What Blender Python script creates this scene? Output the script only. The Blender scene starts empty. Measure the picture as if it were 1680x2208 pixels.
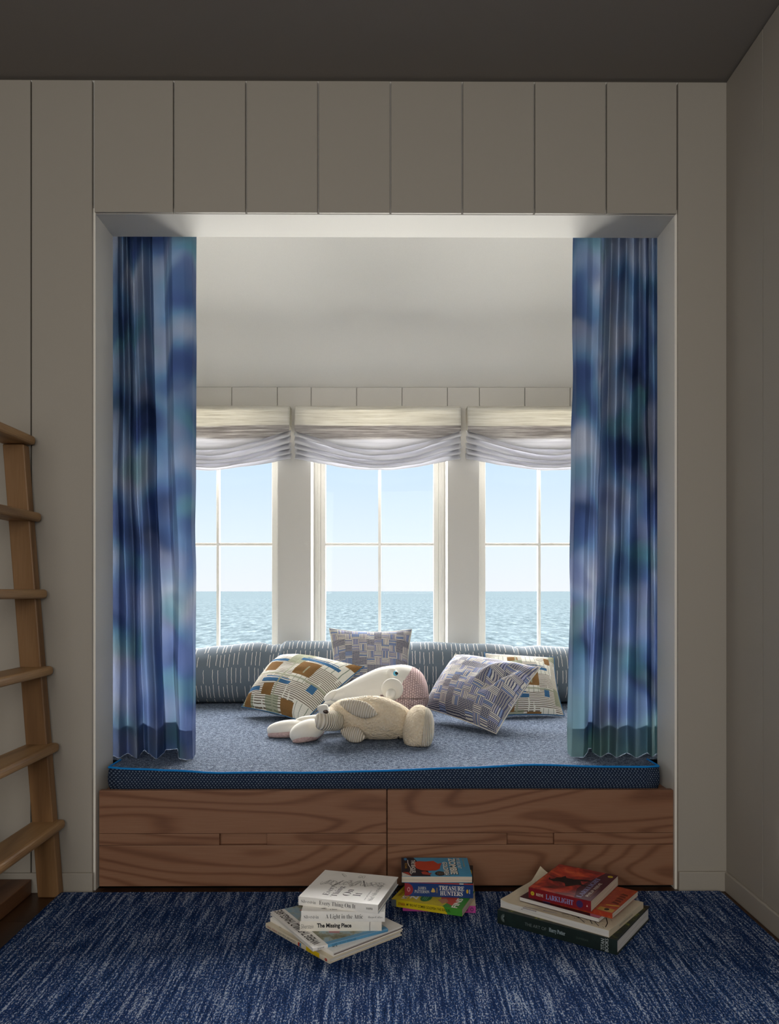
import bpy, bmesh, math, random
from mathutils import Vector, Matrix, noise as mnoise
R = math.radians
rnd = random.Random(7)
SC = bpy.context.scene
COL = SC.collection

# ------------------------------------------------------------------ camera
F = 1717.0                                   # focal length in pixels of the 1680x2208 frame
YAW = R(-0.33)
cam = bpy.data.cameras.new('camera'); cam.sensor_width = 36; cam.sensor_fit = 'AUTO'
cam.lens = F / 2208 * 36; cam.shift_y = 170 / 2208; cam.clip_end = 60000; cam.clip_start = .05
co = bpy.data.objects.new('camera', cam); COL.objects.link(co)
co.location = (0, 0, 1); co.rotation_euler = (R(90), 0, YAW); SC.camera = co

# ------------------------------------------------------------------ sky, sun, large lights, exposure
def lin(c):
    if isinstance(c, str):
        c = [int(c[i:i + 2], 16) / 255 for i in (0, 2, 4)]
    return tuple(x / 12.92 if x <= .04045 else ((x + .055) / 1.055) ** 2.4 for x in c)
w = bpy.data.worlds.new('sky'); SC.world = w; w.use_nodes = True
nt = w.node_tree; nt.nodes.clear()
tc = nt.nodes.new('ShaderNodeTexCoord'); sp = nt.nodes.new('ShaderNodeSeparateXYZ')
rp = nt.nodes.new('ShaderNodeValToRGB'); bg = nt.nodes.new('ShaderNodeBackground'); wo = nt.nodes.new('ShaderNodeOutputWorld')
nt.links.new(tc.outputs['Generated'], sp.inputs[0]); nt.links.new(sp.outputs[2], rp.inputs[0])
nt.links.new(rp.outputs[0], bg.inputs[0]); nt.links.new(bg.outputs[0], wo.inputs[0])
el = rp.color_ramp.elements
el[0].position = 0; el[0].color = (*lin('eef2f8'), 1); el[1].position = 1; el[1].color = (*lin('7fb0e0'), 1)
for p, c in ((.06, 'e4f1fc'), (.16, 'cbe3fa'), (.35, 'b4d4f4')):
    e = el.new(p); e.color = (*lin(c), 1)
bg.inputs[1].default_value = 1.1

def lamp(name, kind, loc, rot, energy, color, **kw):
    d = bpy.data.lights.new(name, kind); d.energy = energy; d.color = color
    for k, v in kw.items(): setattr(d, k, v)
    o = bpy.data.objects.new(name, d); COL.objects.link(o); o.location = loc; o.rotation_euler = rot
    return o
# hazy sun over the sea, shining into the window nook
lamp('hazy_sun', 'SUN', (0, 8, 5), (R(-66), 0, 0), 38.0, (1, .97, .94), angle=R(76))
# added fill lamp out of sight below the windows, brightens soffit and nook ceiling
lamp('upward_fill', 'AREA', (0, 9.2, -1.9), (R(-125), 0, 0), 2500, (1, .965, .89), shape='RECTANGLE', size=7, size_y=5)
# unseen fill lamps behind the camera, one added to lighten the left reveal
for lx, turn, en in ((-1.3, -16, 40), (.5, 10, 34)):
    lamp('room_fill_light', 'AREA', (lx, -2.1, 1.7), (R(84), 0, R(turn)), en, (1, .96, .9), shape='RECTANGLE', size=1.1, size_y=1.5)

vs = SC.view_settings
SC.display_settings.display_device = 'sRGB'
vs.view_transform = 'Standard'; vs.look = 'None'; vs.gamma = 1; vs.use_curve_mapping = False; vs.exposure = 0
try:
    SC.cycles.use_denoising = True; SC.cycles.max_bounces = 10; SC.cycles.diffuse_bounces = 6; SC.cycles.transparent_max_bounces = 16
    SC.cycles.caustics_reflective = False; SC.cycles.caustics_refractive = False
    SC.cycles.sample_clamp_indirect = 6
except Exception:
    pass

# ------------------------------------------------------------------ pixel helper: the point seen at pixel (px, py) on the plane y = Y / z = h
SN, CS = math.sin(-YAW), math.cos(-YAW)
def P(px, py, Y):
    u = (px - 840) / F; t = Y / (CS - u * SN)
    return Vector((t * (u * CS + SN), Y, 1 - (py - 1274) / F * t))
def PX(px, Y): return P(px, 1274, Y).x
def PZ(py, Y): return 1 - (py - 1274) / F * Y

# ------------------------------------------------------------------ shader graph helper
class S:
    def __init__(s, g, k): s.g, s.k = g, k
    def _m(s, op, *a): return s.g.math(op, s, *a)
    def __add__(s, o): return s._m('ADD', o)
    def __radd__(s, o): return s._m('ADD', o)
    def __sub__(s, o): return s._m('SUBTRACT', o)
    def __rsub__(s, o): return s.g.math('SUBTRACT', o, s)
    def __mul__(s, o): return s._m('MULTIPLY', o)
    def __rmul__(s, o): return s._m('MULTIPLY', o)
    def __truediv__(s, o): return s._m('DIVIDE', o)
    def __lt__(s, o): return s._m('LESS_THAN', o)
    def __gt__(s, o): return s._m('GREATER_THAN', o)
    def floor(s): return s._m('FLOOR')
    def fract(s): return s._m('FRACT')
    def sin(s): return s._m('SINE')
    def abs(s): return s._m('ABSOLUTE')
    def max(s, o): return s._m('MAXIMUM', o)
    def min(s, o): return s._m('MINIMUM', o)
class G:
    def __init__(g, name, rough=.6, spec=.3):
        g.mat = bpy.data.materials.new(name); g.mat.use_nodes = True
        g.nt = g.mat.node_tree; g.b = g.nt.nodes['Principled BSDF']; g.o = g.nt.nodes['Material Output']
        g.b.inputs['Roughness'].default_value = rough; g.b.inputs['Specular IOR Level'].default_value = spec
    def n(g, t): return g.nt.nodes.new(t)
    def put(g, sock, v):
        if isinstance(v, S): g.nt.links.new(v.k, sock)
        elif isinstance(v, (tuple, list)): sock.default_value = (*v, 1) if len(sock.default_value) == 4 and len(v) == 3 else v
        elif isinstance(v, str): sock.default_value = (*lin(v), 1)
        else: sock.default_value = v
    def math(g, op, *a):
        n = g.n('ShaderNodeMath'); n.operation = op
        for i, v in enumerate(a): g.put(n.inputs[i], v)
        return S(g, n.outputs[0])
    def xyz(g, kind='Object'):
        t = g.n('ShaderNodeTexCoord'); s = g.n('ShaderNodeSeparateXYZ'); g.nt.links.new(t.outputs[kind], s.inputs[0])
        return [S(g, s.outputs[i]) for i in range(3)]
    def rand(g): return S(g, g.n('ShaderNodeObjectInfo').outputs['Random'])
    def vec(g, x, y, z=0.0):
        c = g.n('ShaderNodeCombineXYZ')
        for i, v in enumerate((x, y, z)): g.put(c.inputs[i], v)
        return S(g, c.outputs[0])
    def noise(g, v, scale=1, detail=2, rough=.5, dist=0):
        n = g.n('ShaderNodeTexNoise'); g.put(n.inputs['Vector'], v)
        for k, x in (('Scale', scale), ('Detail', detail), ('Roughness', rough), ('Distortion', dist)): n.inputs[k].default_value = x
        return S(g, n.outputs[0])
    def voro(g, v, scale=1):
        n = g.n('ShaderNodeTexVoronoi'); g.put(n.inputs['Vector'], v); n.inputs['Scale'].default_value = scale
        return S(g, n.outputs['Distance'])
    def white(g, v):
        n = g.n('ShaderNodeTexWhiteNoise'); g.put(n.inputs['Vector'], v); return S(g, n.outputs['Value'])
    def ramp(g, x, stops, mode='LINEAR'):
        n = g.n('ShaderNodeValToRGB'); g.put(n.inputs[0], x); r = n.color_ramp; r.interpolation = mode
        cs = [(p, lin(c) if isinstance(c, str) else c) for p, c in stops]
        r.elements[0].position, r.elements[0].color = cs[0][0], (*cs[0][1], 1)
        r.elements[1].position, r.elements[1].color = cs[-1][0], (*cs[-1][1], 1)
        for p, c in cs[1:-1]:
            e = r.elements.new(p); e.color = (*c, 1)
        return S(g, n.outputs[0])
    def step(g, x, a, b):
        n = g.n('ShaderNodeMapRange'); n.interpolation_type = 'SMOOTHSTEP'
        for k, v in zip(range(5), (x, a, b, 0, 1)): g.put(n.inputs[k], v)
        return S(g, n.outputs[0])
    def mix(g, f, a, b, mode='MIX'):
        n = g.n('ShaderNodeMix'); n.data_type = 'RGBA'; n.blend_type = mode
        g.put(n.inputs[0], f); g.put(n.inputs[6], a); g.put(n.inputs[7], b); return S(g, n.outputs[2])
    def done(g, col, bump=None, strength=.3, dist=.002, rough=None):
        g.put(g.b.inputs['Base Color'], col)
        if rough is not None: g.put(g.b.inputs['Roughness'], rough)
        if bump is not None:
            n = g.n('ShaderNodeBump'); n.inputs['Strength'].default_value = strength; n.inputs['Distance'].default_value = dist
            g.put(n.inputs['Height'], bump); g.nt.links.new(n.outputs[0], g.b.inputs['Normal']); g.bumpn = n
        return g.mat

def plain(name, c, rough=.6, spec=.3, grain=0, gs=300):
    g = G(name, rough, spec)
    x, y, z = g.xyz()
    n = g.noise(g.vec(x, y, z), gs, 3)
    cl = lin(c)
    return g.done(g.mix(n, tuple(v * .94 for v in cl), tuple(min(1, v * 1.06) for v in cl)), n if grain else None, grain, .001)

def wood(name, dark, mid, light, axis, f=9.0, rough=.45, spec=.35):
    g = G(name, rough, spec)
    c = g.xyz(); r = g.rand() * 37.0
    a = c[axis]; o = [c[i] for i in range(3) if i != axis]
    warp = g.noise(g.vec(a * .8 + r, o[0] * 4.2, o[1] * 4.2 + r), 1, 1.5, .45, .3)
    ring = ((warp * f + o[1] * 6.0 + o[0] * 6.0) * 6.283).sin() * .5 + .5
    ring = ring * ring; ring = ring * ring
    fib = g.noise(g.vec(a * 9.0, o[0] * 420.0, o[1] * 420.0), 1, 3, .6)
    big = g.noise(g.vec(a * 1.5 + r, o[0] * 9.0, o[1] * 9.0), 1, 2)
    col = g.ramp(ring * .36 + fib * .42 + big * .30, ((.22, light), (.48, mid), (.86, dark)))
    return g.done(col, fib * .6 + ring * .3, .12, .001)

M = {}
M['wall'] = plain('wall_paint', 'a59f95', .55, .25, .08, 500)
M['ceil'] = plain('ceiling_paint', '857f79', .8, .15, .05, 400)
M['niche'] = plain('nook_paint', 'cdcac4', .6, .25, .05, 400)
M['jamb'] = plain('jamb_lit_paint', 'ebe7dd', .45, .3, .05, 400)  # nook paint lightened, the light on the side reveals put into its colour
M['trim'] = plain('trim_paint', 'e4e1da', .4, .35)
M['sash'] = plain('window_paint', 'dddbd5', .35, .4)
M['gap'] = plain('shadow_gap', '1e1c1a', .8)
M['oak'] = wood('oak', '7a5a38', '9a774e', 'b18c61', 1, 5)
M['oakv'] = wood('oak_upright', '6d4e30', '8a6743', '9e7a54', 2, 5)
M['bench'] = wood('bench_wood', '694431', '875f47', '956f57', 0, 17)
M['floorw'] = wood('floor_wood', '2c1c11', '40291a', '4e3522', 1, 6, .35)
M['darkw'] = wood('bunk_wood', '4a3020', '6a4832', '7c583e', 1, 6)

# ------------------------------------------------------------------ mesh helpers
def link(name, me, parent=None, mats=None, loc=None):
    o = bpy.data.objects.new(name, me); COL.objects.link(o)
    if mats:
        for m in (mats if isinstance(mats, (list, tuple)) else [mats]): me.materials.append(m)
    if parent: o.parent = parent
    if loc is not None: o.location = loc
    return o
def mesh(name, vs_, fs, m, parent=None, uv=None, smooth=False, mi=None):
    """vertices are world coordinates; a child's are stored relative to its root"""
    off = parent.matrix_basis.translation if (parent and parent.get('_rel')) else None
    if parent and parent.parent and parent.parent.get('_rel'): off = parent.parent.matrix_basis.translation
    me = bpy.data.meshes.new(name)
    if off is not None: vs_ = [Vector(v) - off for v in vs_]
    me.from_pydata([tuple(v) for v in vs_], [], fs)
    if uv:
        l = me.uv_layers.new(name='UVMap')
        li = [0] * len(me.loops); me.loops.foreach_get('vertex_index', li)
        l.data.foreach_set('uv', [c for i in li for c in uv[i]])
    if smooth: me.polygons.foreach_set('use_smooth', [True] * len(me.polygons))
    if mi: me.polygons.foreach_set('material_index', mi)
    me.update()
    return link(name, me, parent, m)
def fixn(o):
    bm = bmesh.new(); bm.from_mesh(o.data); bmesh.ops.recalc_face_normals(bm, faces=bm.faces); bm.to_mesh(o.data); bm.free(); return o
BOXF = [(0, 3, 2, 1), (4, 5, 6, 7), (0, 1, 5, 4), (1, 2, 6, 5), (2, 3, 7, 6), (3, 0, 4, 7)]
def bx(x0, x1, y0, y1, z0, z1):
    return [Vector(p) for p in ((x0, y0, z0), (x1, y0, z0), (x1, y1, z0), (x0, y1, z0), (x0, y0, z1), (x1, y0, z1), (x1, y1, z1), (x0, y1, z1))]
def boxes(name, lst, m, parent=None, bev=0):
    v, f = [], []
    for b in lst:
        f += [tuple(i + len(v) for i in q) for q in BOXF]; v += bx(*b) if not isinstance(b[0], Vector) else b
    o = mesh(name, v, f, m, parent)
    if bev: bevel(o, bev)
    return o
def bevel(o, wd, seg=2):
    b = o.modifiers.new('bevel', 'BEVEL'); b.width = wd; b.segments = seg; b.limit_method = 'ANGLE'; b.angle_limit = R(40); return o
def empty(name, loc, rel=True):
    o = bpy.data.objects.new(name, None); COL.objects.link(o); o.location = loc; o.empty_display_size = .1
    if rel: o['_rel'] = 1
    return o
def tag(o, label, cat, group=None):
    o['label'] = label; o['category'] = cat
    if group: o['group'] = group
    return o
def thing(name, loc, label, cat, group=None): return tag(empty(name, loc), label, cat, group)
def struct(o): o['kind'] = 'structure'; return o
def grid(nu, nv, fn, wrapu=False):
    v, uv, f = [], [], []
    for j in range(nv):
        for i in range(nu):
            a, b = i / (nu if wrapu else nu - 1), j / (nv - 1)
            r = fn(a, b)
            if isinstance(r, tuple): p, t = r
            else: p, t = r, (a, b)
            v.append(Vector(p)); uv.append(t)
    for j in range(nv - 1):
        for i in range(nu if wrapu else nu - 1):
            k = (i + 1) % nu
            f.append((j * nu + i, j * nu + k, (j + 1) * nu + k, (j + 1) * nu + i))
    return v, f, uv
def tube(pts, r, n=8, closed=False):
    pts = [Vector(p) for p in pts]; v, f = [], []
    m = len(pts); up = None
    for i, p in enumerate(pts):
        t = (pts[(i + 1) % m] - pts[i - 1]) if closed else (pts[min(i + 1, m - 1)] - pts[max(i - 1, 0)])
        t.normalize()
        up = (Vector((0, 0, 1)) if up is None else up); s = t.cross(up)
        if s.length < 1e-4: s = t.cross(Vector((1, .3, 0)))
        s.normalize(); q = s.cross(t); up = q
        rr = r[i] if isinstance(r, (list, tuple)) else r
        for k in range(n):
            a = 2 * math.pi * k / n; v.append(p + (s * math.cos(a) + q * math.sin(a)) * rr)
    for i in range(m if closed else m - 1):
        for k in range(n):
            a, b = i * n, ((i + 1) % m) * n
            f.append((a + k, a + (k + 1) % n, b + (k + 1) % n, b + k))
    if not closed: f += [tuple(range(n - 1, -1, -1)), tuple(range((m - 1) * n, m * n))]
    return v, f
def lerp(xs, ys, x):
    if x <= xs[0]: return ys[0]
    for a, b, c, d in zip(xs, xs[1:], ys, ys[1:]):
        if x <= b:
            t = (x - a) / (b - a); t = t * t * (3 - 2 * t); return c + (d - c) * t
    return ys[-1]

# ================================================================== the room
D = 2.65                                    # the panelled wall's face
ZC = PZ(173, D)                             # ceiling height
XR = PX(1567, D)                            # right wall
XL, YB = -2.5, -2.4
ZFL = 0.0
fl = struct(boxes('floor', [(XL, XR + .02, YB, 4.7, -.12, -.018)], M['gap']))
x = XL; k = 0
while x < XR:
    x1 = min(x + .13, XR + .015)
    yy = YB + rnd.uniform(-1.6, 0)
    while yy < D + .03:
        y1 = min(yy + 2.1, D + .035)
        if y1 > .6:
            boxes('plank', [(x + .0006, x1 - .0006, max(yy, YB) + .0006, y1 - .0006, -.018, 0)], M['floorw'], fl)
        yy += 2.1
    x = x1
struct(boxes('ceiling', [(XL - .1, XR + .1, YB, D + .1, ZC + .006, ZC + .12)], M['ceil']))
struct(boxes('wall_left', [(XL - .1, XL, YB, D, 0, ZC + .1)], M['wall']))
struct(boxes('wall_back', [(XL - .1, XR + .1, YB - .1, YB, 0, ZC + .1)], M['wall']))

# panelled front wall with the nook opening
OX0, OX1 = PX(206, D + .012), PX(1455, D + .012)
OZ = PZ(463, D + .012); YH = D + .183
wf = struct(boxes('wall_front', [(XL - .1, OX0 - .018, D + .016, YH, 0, 3.1), (OX1 + .018, XR + .6, D + .016, YH, 0, 3.1), (OX0 - .018, OX1 + .018, D + .016, YH, OZ + .02, 3.1)], M['niche']))
GP = .0026
def panel(x0, x1, z0, z1, wall=wf, Y=D, th=.0155):
    o = boxes('panel', [(x0 + GP, x1 - GP, Y, Y + th, z0, z1)], M['wall'], wall); return bevel(o, .0015)
zt = ZC - .003
seam = [PX(p, D) for p in (202, 374.5, 530.5, 686, 842, 997, 1152.5, 1307.5, 1461)]
for a, b in zip(seam, seam[1:]): panel(a, b, PZ(458.5, D), zt)
xl0, xl1 = PX(67, D), PX(200, D)
panel(xl0, xl1, 0, zt); panel(xl0 - .26, xl0, 0, zt)
for q in range(1, 5): panel(xl0 - .26 * (q + 1), xl0 - .26 * q, 0, zt)
panel(seam[-1], XR + .003, 0, zt)
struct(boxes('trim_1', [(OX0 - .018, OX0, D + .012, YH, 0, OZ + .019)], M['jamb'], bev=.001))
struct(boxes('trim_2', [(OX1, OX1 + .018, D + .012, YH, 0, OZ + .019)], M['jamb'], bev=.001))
struct(boxes('trim_3', [(OX0, OX1, D + .012, YH, OZ, OZ + .019)], M['niche'], bev=.001))
BH = .066
struct(boxes('baseboard_left', [(XL, PX(202, D), D - .011, D - .0003, 0, BH)], M['wall'], bev=.003))
struct(boxes('baseboard_front', [(PX(1462, D), XR, D - .011, D - .0003, 0, BH)], M['wall'], bev=.003))
# right wall
wr = struct(boxes('wall_right', [(XR + .016, XR + .12, YB, D + .01, 0, ZC + .1)], M['gap']))
yseam = XR / math.tan(math.atan((1645 - 840) / F) - YAW)
bnds = [D] + [yseam - .42 * q for q in range(0, 13)]
for a, b in zip(bnds, bnds[1:]):
    if a > YB:
        o = boxes('panel', [(XR, XR + .0155, max(b, YB) + .0022, a - .0022 if a < D else a, 0, zt)], M['wall'], wr); bevel(o, .0004)
struct(boxes('baseboard_right', [(XR - .011, XR - .0003, YB, D - .011, 0, BH)], M['wall'], bev=.003))

# ================================================================== the window nook
YW = 4.50
NX0, NX1 = -1.62, 1.62
ZW = PZ(834, YW)
mo0, mo1 = PX(671, YW), PX(965, YW)                     # middle window opening
pl_, pr_ = PX(598, YW), PX(1034, YW)
wwid = mo1 - mo0
opens = [(pl_ - wwid, pl_), (mo0, mo1), (pr_, pr_ + wwid)]
ZS, ZT = .575, 1.985
YO = YW + .30
bl = [(NX0 - .1, NX1 + .1, YW + .014, YO, 0, ZS), (NX0 - .1, NX1 + .1, YW + .014, YO, ZT, ZW + .3)]
ex = [NX0 - .1] + [c for o_ in opens for c in o_] + [NX1 + .1]
for a, b in zip(ex[::2], ex[1::2]): bl.append((a, b, YW + .014, YO, ZS, ZT))
ww = struct(boxes('wall_outer', bl, M['niche']))
G2 = .0018
def wp(x0, x1, z0, z1):
    bevel(boxes('panel', [(x0 + G2, x1 - G2, YW, YW + .0135, z0, z1)], M['niche'], ww), .0012)
for a, b in zip(ex[::2], ex[1::2]): wp(max(a, NX0), min(b, NX1), .3, ZW - .004)
for a, b in opens:
    for q in range(3):
        wp(a + (b - a) * q / 3, a + (b - a) * (q + 1) / 3, ZT, ZW - .004)
        wp(a + (b - a) * q / 3, a + (b - a) * (q + 1) / 3, .3, ZS)
struct(boxes('wall_nook_left', [(NX0 - .1, NX0, YH, YO, 0, 3.2)], M['niche']))
struct(boxes('wall_nook_right', [(NX1, NX1 + .1, YH, YO, 0, 3.2)], M['niche']))
sl = math.tan(R(26))
def slope(y): return ZW + (YW - y) * sl
sv = []
for xx in (NX0 - .1, NX1 + .1): sv += [(xx, YW + .02, slope(YW + .02)), (xx, YH - .1, slope(YH - .1)), (xx, YH - .1, slope(YH - .1) + .1), (xx, YW + .02, slope(YW + .02) + .1)]
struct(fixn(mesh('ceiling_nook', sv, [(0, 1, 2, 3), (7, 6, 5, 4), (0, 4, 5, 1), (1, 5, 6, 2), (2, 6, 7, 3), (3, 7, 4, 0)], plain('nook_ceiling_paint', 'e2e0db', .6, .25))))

g = G('window_glass', .02, .5)
tr = g.n('ShaderNodeBsdfTransparent'); gl = g.n('ShaderNodeBsdfGlossy'); mx = g.n('ShaderNodeMixShader'); fr = g.n('ShaderNodeFresnel')
tr.inputs[0].default_value = (.985, .99, .99, 1); gl.inputs['Roughness'].default_value = .01; fr.inputs[0].default_value = 1.12
for a, b in ((fr.outputs[0], mx.inputs[0]), (tr.outputs[0], mx.inputs[1]), (gl.outputs[0], mx.inputs[2]), (mx.outputs[0], g.o.inputs[0])): g.nt.links.new(a, b)
M['glass'] = g.mat
YS = YW + .225
ZM = PZ(1174, YS + .02)
def ring(x0, x1, z0, z1, wd, y0, y1): return [(x0, x0 + wd, y0, y1, z0, z1), (x1 - wd, x1, y0, y1, z0, z1), (x0 + wd, x1 - wd, y0, y1, z0, z0 + wd), (x0 + wd, x1 - wd, y0, y1, z1 - wd, z1)]
for i, (a, b) in enumerate(opens):
    wn = struct(empty('window_%d' % (i + 1), ((a + b) / 2, YS, ZS)))
    e = .0005
    boxes('window_frame', ring(a + e, b - e, ZS + e, ZT - e, .020, YS - .020, YO) , M['sash'], wn, .002)
    boxes('stop_bead', ring(a + .020, b - .020, ZS + .020, ZT - .02, .014, YS - .006, YS + .05), M['sash'], wn, .002)
    boxes('sash', ring(a + .034, b - .034, ZS + .034, ZT - .034, .030, YS + .010, YS + .045), M['sash'], wn, .003)
    s0, s1, t0, t1 = a + .064, b - .064, ZS + .064, ZT - .064
    mxx = (s0 + s1) / 2
    boxes('muntin', [(mxx - .0085, mxx + .0085, YS + .012, YS + .043, t0, t1)], M['sash'], wn, .002)
    for q in ((s0, mxx - .0085), (mxx + .0085, s1)):
        boxes('muntin', [(q[0], q[1], YS + .0125, YS + .0425, ZM - .0085, ZM + .0085)], M['sash'], wn, .002)
        for r_ in ((t0, ZM - .0085), (ZM + .0085, t1)):
            boxes('pane', [(q[0], q[1], YS + .027, YS + .031, r_[0], r_[1])], M['glass'], wn)

# the sea
g = G('sea_water', .9, .02)
x, y, z = g.xyz()
n1 = g.noise(g.vec(x * .38, y * .10), 1, 4, .6); n2 = g.noise(g.vec(x * .010, y * .014), 1, 3)
n3 = g.noise(g.vec(x * 1.1, y * .32), 1, 3, .6)
col = g.ramp(n1 * .62 + n3 * .38, ((.34, '3c474b'), (.5, '586367'), (.66, '7b878b')))
col = g.mix(g.step(n2, .4, .62) * .3, col, '646f73')
g.b.inputs['IOR'].default_value = 1.33
g.done(col)
df = g.n('ShaderNodeBsdfDiffuse'); g.put(df.inputs[0], col); g.nt.links.new(df.outputs[0], g.o.inputs[0])
M['sea'] = g.mat
struct(mesh('sea', [(-14000, 9, -9), (14000, 9, -9), (14000, 15000, -9), (-14000, 15000, -9)], [(0, 1, 2, 3)], M['sea']))

# ================================================================== storage bench
YD = D + .022
bench = thing('storage_bench', (0, YD, 0), 'built-in wooden bench with two wide drawers under the window seat', 'bench')
bx0, bx1, bz0, bz1 = PX(213.5, YD), PX(1452, YD), .010, PZ(1704, YD)
bm_ = PX(834.5, YD)
boxes('carcass', [(bx0 + .004, bx1 - .004, YD + .026, YO - .32, .012, bz1 - .009)], M['bench'], bench)
z1, z2 = PZ(1797, YD), PZ(1822, YD)
def drawer(x0, x1, h0, h1):
    dr = empty('drawer', (0, 0, 0), False); dr.parent = bench
    e = .0004
    def brd(v, ch=0):
        o = boxes('board', v, M['bench'], dr); bevel(o, .0016)
    brd([(x0, x1, YD, YD + .022, bz0, z2 - e)])
    brd([(x0, h0, YD, YD + .022, z2 + e, z1 - e)]); brd([(h1, x1, YD, YD + .022, z2 + e, z1 - e)])
    brd([(x0, x1, YD, YD + .022, z1 + e, bz1)])
    boxes('pull_recess', [(h0 - .004, h1 + .004, YD + .019, YD + .0225, z2 - .004, z1 + .004)], M['bench'], dr)
drawer(bx0, bm_ - .0018, PX(473, YD), PX(575.5, YD)); drawer(bm_ + .0018, bx1, PX(1093, YD), PX(1195, YD))

# ================================================================== mattress
def tweed(name, c0, c1, c2, sc, lo=.35, hi=.65):
    g = G(name, .95, .1)
    x, y, z = g.xyz()
    n = g.noise(g.vec(x, y, z), sc, 3, .7); m = g.noise(g.vec(x, y, z), sc * .28, 2)
    v = n * .75 + m * .25
    return g.done(g.ramp(v, ((lo, c0), (.5, c1), (hi, c2))), n, .9, .006)
M['tweed'] = tweed('seat_tweed', '242c3c', '5a687e', 'a9b5c6', 260, .39, .63)
g = G('boxing_weave', .95, .1)
x, y, z = g.xyz()
a = (x + y) * 90.0; b_ = z * 150.0
row = b_.floor()
f1 = (a + row * .5).fract(); f2 = b_.fract()
d1 = ((f1 - .5).abs() * 1.5 + (f2 - .5).abs())
j = g.noise(g.vec(x, y, z), 400, 2)
col = g.mix(g.step(d1 + (j - .5) * .7, .62, .25), '141d30', '8c9cae')
M['boxing'] = g.done(g.mix(g.noise(g.vec(x, y, z), 160, 2), col, '22304a'), d1, .5, .002)
M['cord'] = plain('blue_cord', '1186d6', .7, .2)
MZ = .396; MY0 = YD + .030; TX0, TX1 = PX(233, MY0), PX(1422.5, MY0)
mat = thing('mattress', (0, MY0, bz1 - .006), 'speckled blue tweed seat mattress with bright blue piping on the wooden bench', 'mattress')
prow = [PX(p, MY0) for p in (240, 300, 380, 470, 620, 800, 1000, 1150, 1300, 1420)]
pz = [PZ(p, MY0) for p in (1655, 1657, 1661, 1667, 1665.5, 1662, 1655, 1651, 1653.5, 1654.5)]
def mtop(x, y):
    k = max(0., min(1., 1 - (y - MY0) / .35)); k = k * k
    zz = MZ + (lerp(prow, pz, x) - MZ) * k
    return zz + .004 * mnoise.noise(Vector((x * 3, y * 3, 2)))
xs = [-1.2, -1.1, -1.0] + [TX0 + (TX1 - TX0) * i / 40 for i in range(41)] + [1.05, 1.13, 1.2]
ysm = [MY0, MY0 + .03, MY0 + .07, MY0 + .12, YH + .004] + [YH + .004 + i * (4.46 - YH) / 16 for i in range(1, 17)]
vv, ff = [], []
idx = {}
def vid(i, j):
    if (i, j) not in idx:
        x, y = xs[i], ysm[j]
        if j == 0 and i in (3, 43): y += .012
        idx[(i, j)] = len(vv); vv.append(Vector((x, y, mtop(x, y))))
    return idx[(i, j)]
for j in range(len(ysm) - 1):
    for i in range(len(xs) - 1):
        if j < 4 and not (3 <= i < 43): continue
        ff.append((vid(i, j), vid(i + 1, j), vid(i + 1, j + 1), vid(i, j + 1)))
top = mesh('top_panel', vv, ff, M['tweed'], mat, smooth=True)
path = [(3, 4), (3, 3), (3, 2), (3, 1)] + [(i, 0) for i in range(3, 44)] + [(43, 1), (43, 2), (43, 3), (43, 4)]
pp = [vv[vid(*p)].copy() for p in path]
zb = bz1 - .0065
bulge = []
for i, p in enumerate(pp):
    t = pp[min(i + 1, len(pp) - 1)] - pp[max(i - 1, 0)]; nrm = Vector((t.y, -t.x, 0)).normalized()
    bulge.append((p, nrm))
bv, bf = [], []
for p, nrm in bulge:
    for q in range(6):
        t = q / 5; zz = p.z + (zb - p.z) * t
        bv.append(Vector((p.x, p.y, zz)) + nrm * (.006 * math.sin(math.pi * t) - .004 * (t > .9)))
for i in range(len(bulge) - 1):
    for q in range(5): bf.append((i * 6 + q, i * 6 + q + 1, (i + 1) * 6 + q + 1, (i + 1) * 6 + q))
mesh('boxing', bv, bf, M['boxing'], mat, smooth=True)
# boxing of the wide rear part
rp = [(-1.2, YH + .004), (-1.2, 4.46), (1.2, 4.46), (1.2, YH + .004)]
bv, bf = [], []
for p in rp: bv += [(p[0], p[1], mtop(*p)), (p[0], p[1], zb)]
for i in range(3): bf.append((2 * i, 2 * i + 2, 2 * i + 3, 2 * i + 1))
bf.append((1, 3, 5, 7)); k = len(bv); bv += [(TX0, MY0, zb), (TX1, MY0, zb), (TX1, YH + .004, zb), (TX0, YH + .004, zb)]; bf.append((k, k + 1, k + 2, k + 3))
mesh('boxing', bv, bf, M['boxing'], mat)
tv, tf = tube([p + n_ * .002 + Vector((0, 0, .0005)) for p, n_ in bulge], .0036, 8)
mesh('piping', tv, tf, M['cord'], mat, smooth=True)
# low platform under the rear part of the mattress
struct(boxes('trim_4', [(NX0, NX1, YO - .318, YW, .012, .30), (NX0, bx0, YH, YW, .012, bz1 - .008), (bx1, NX1, YH, YW, .012, bz1 - .008)], M['niche']))

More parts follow.
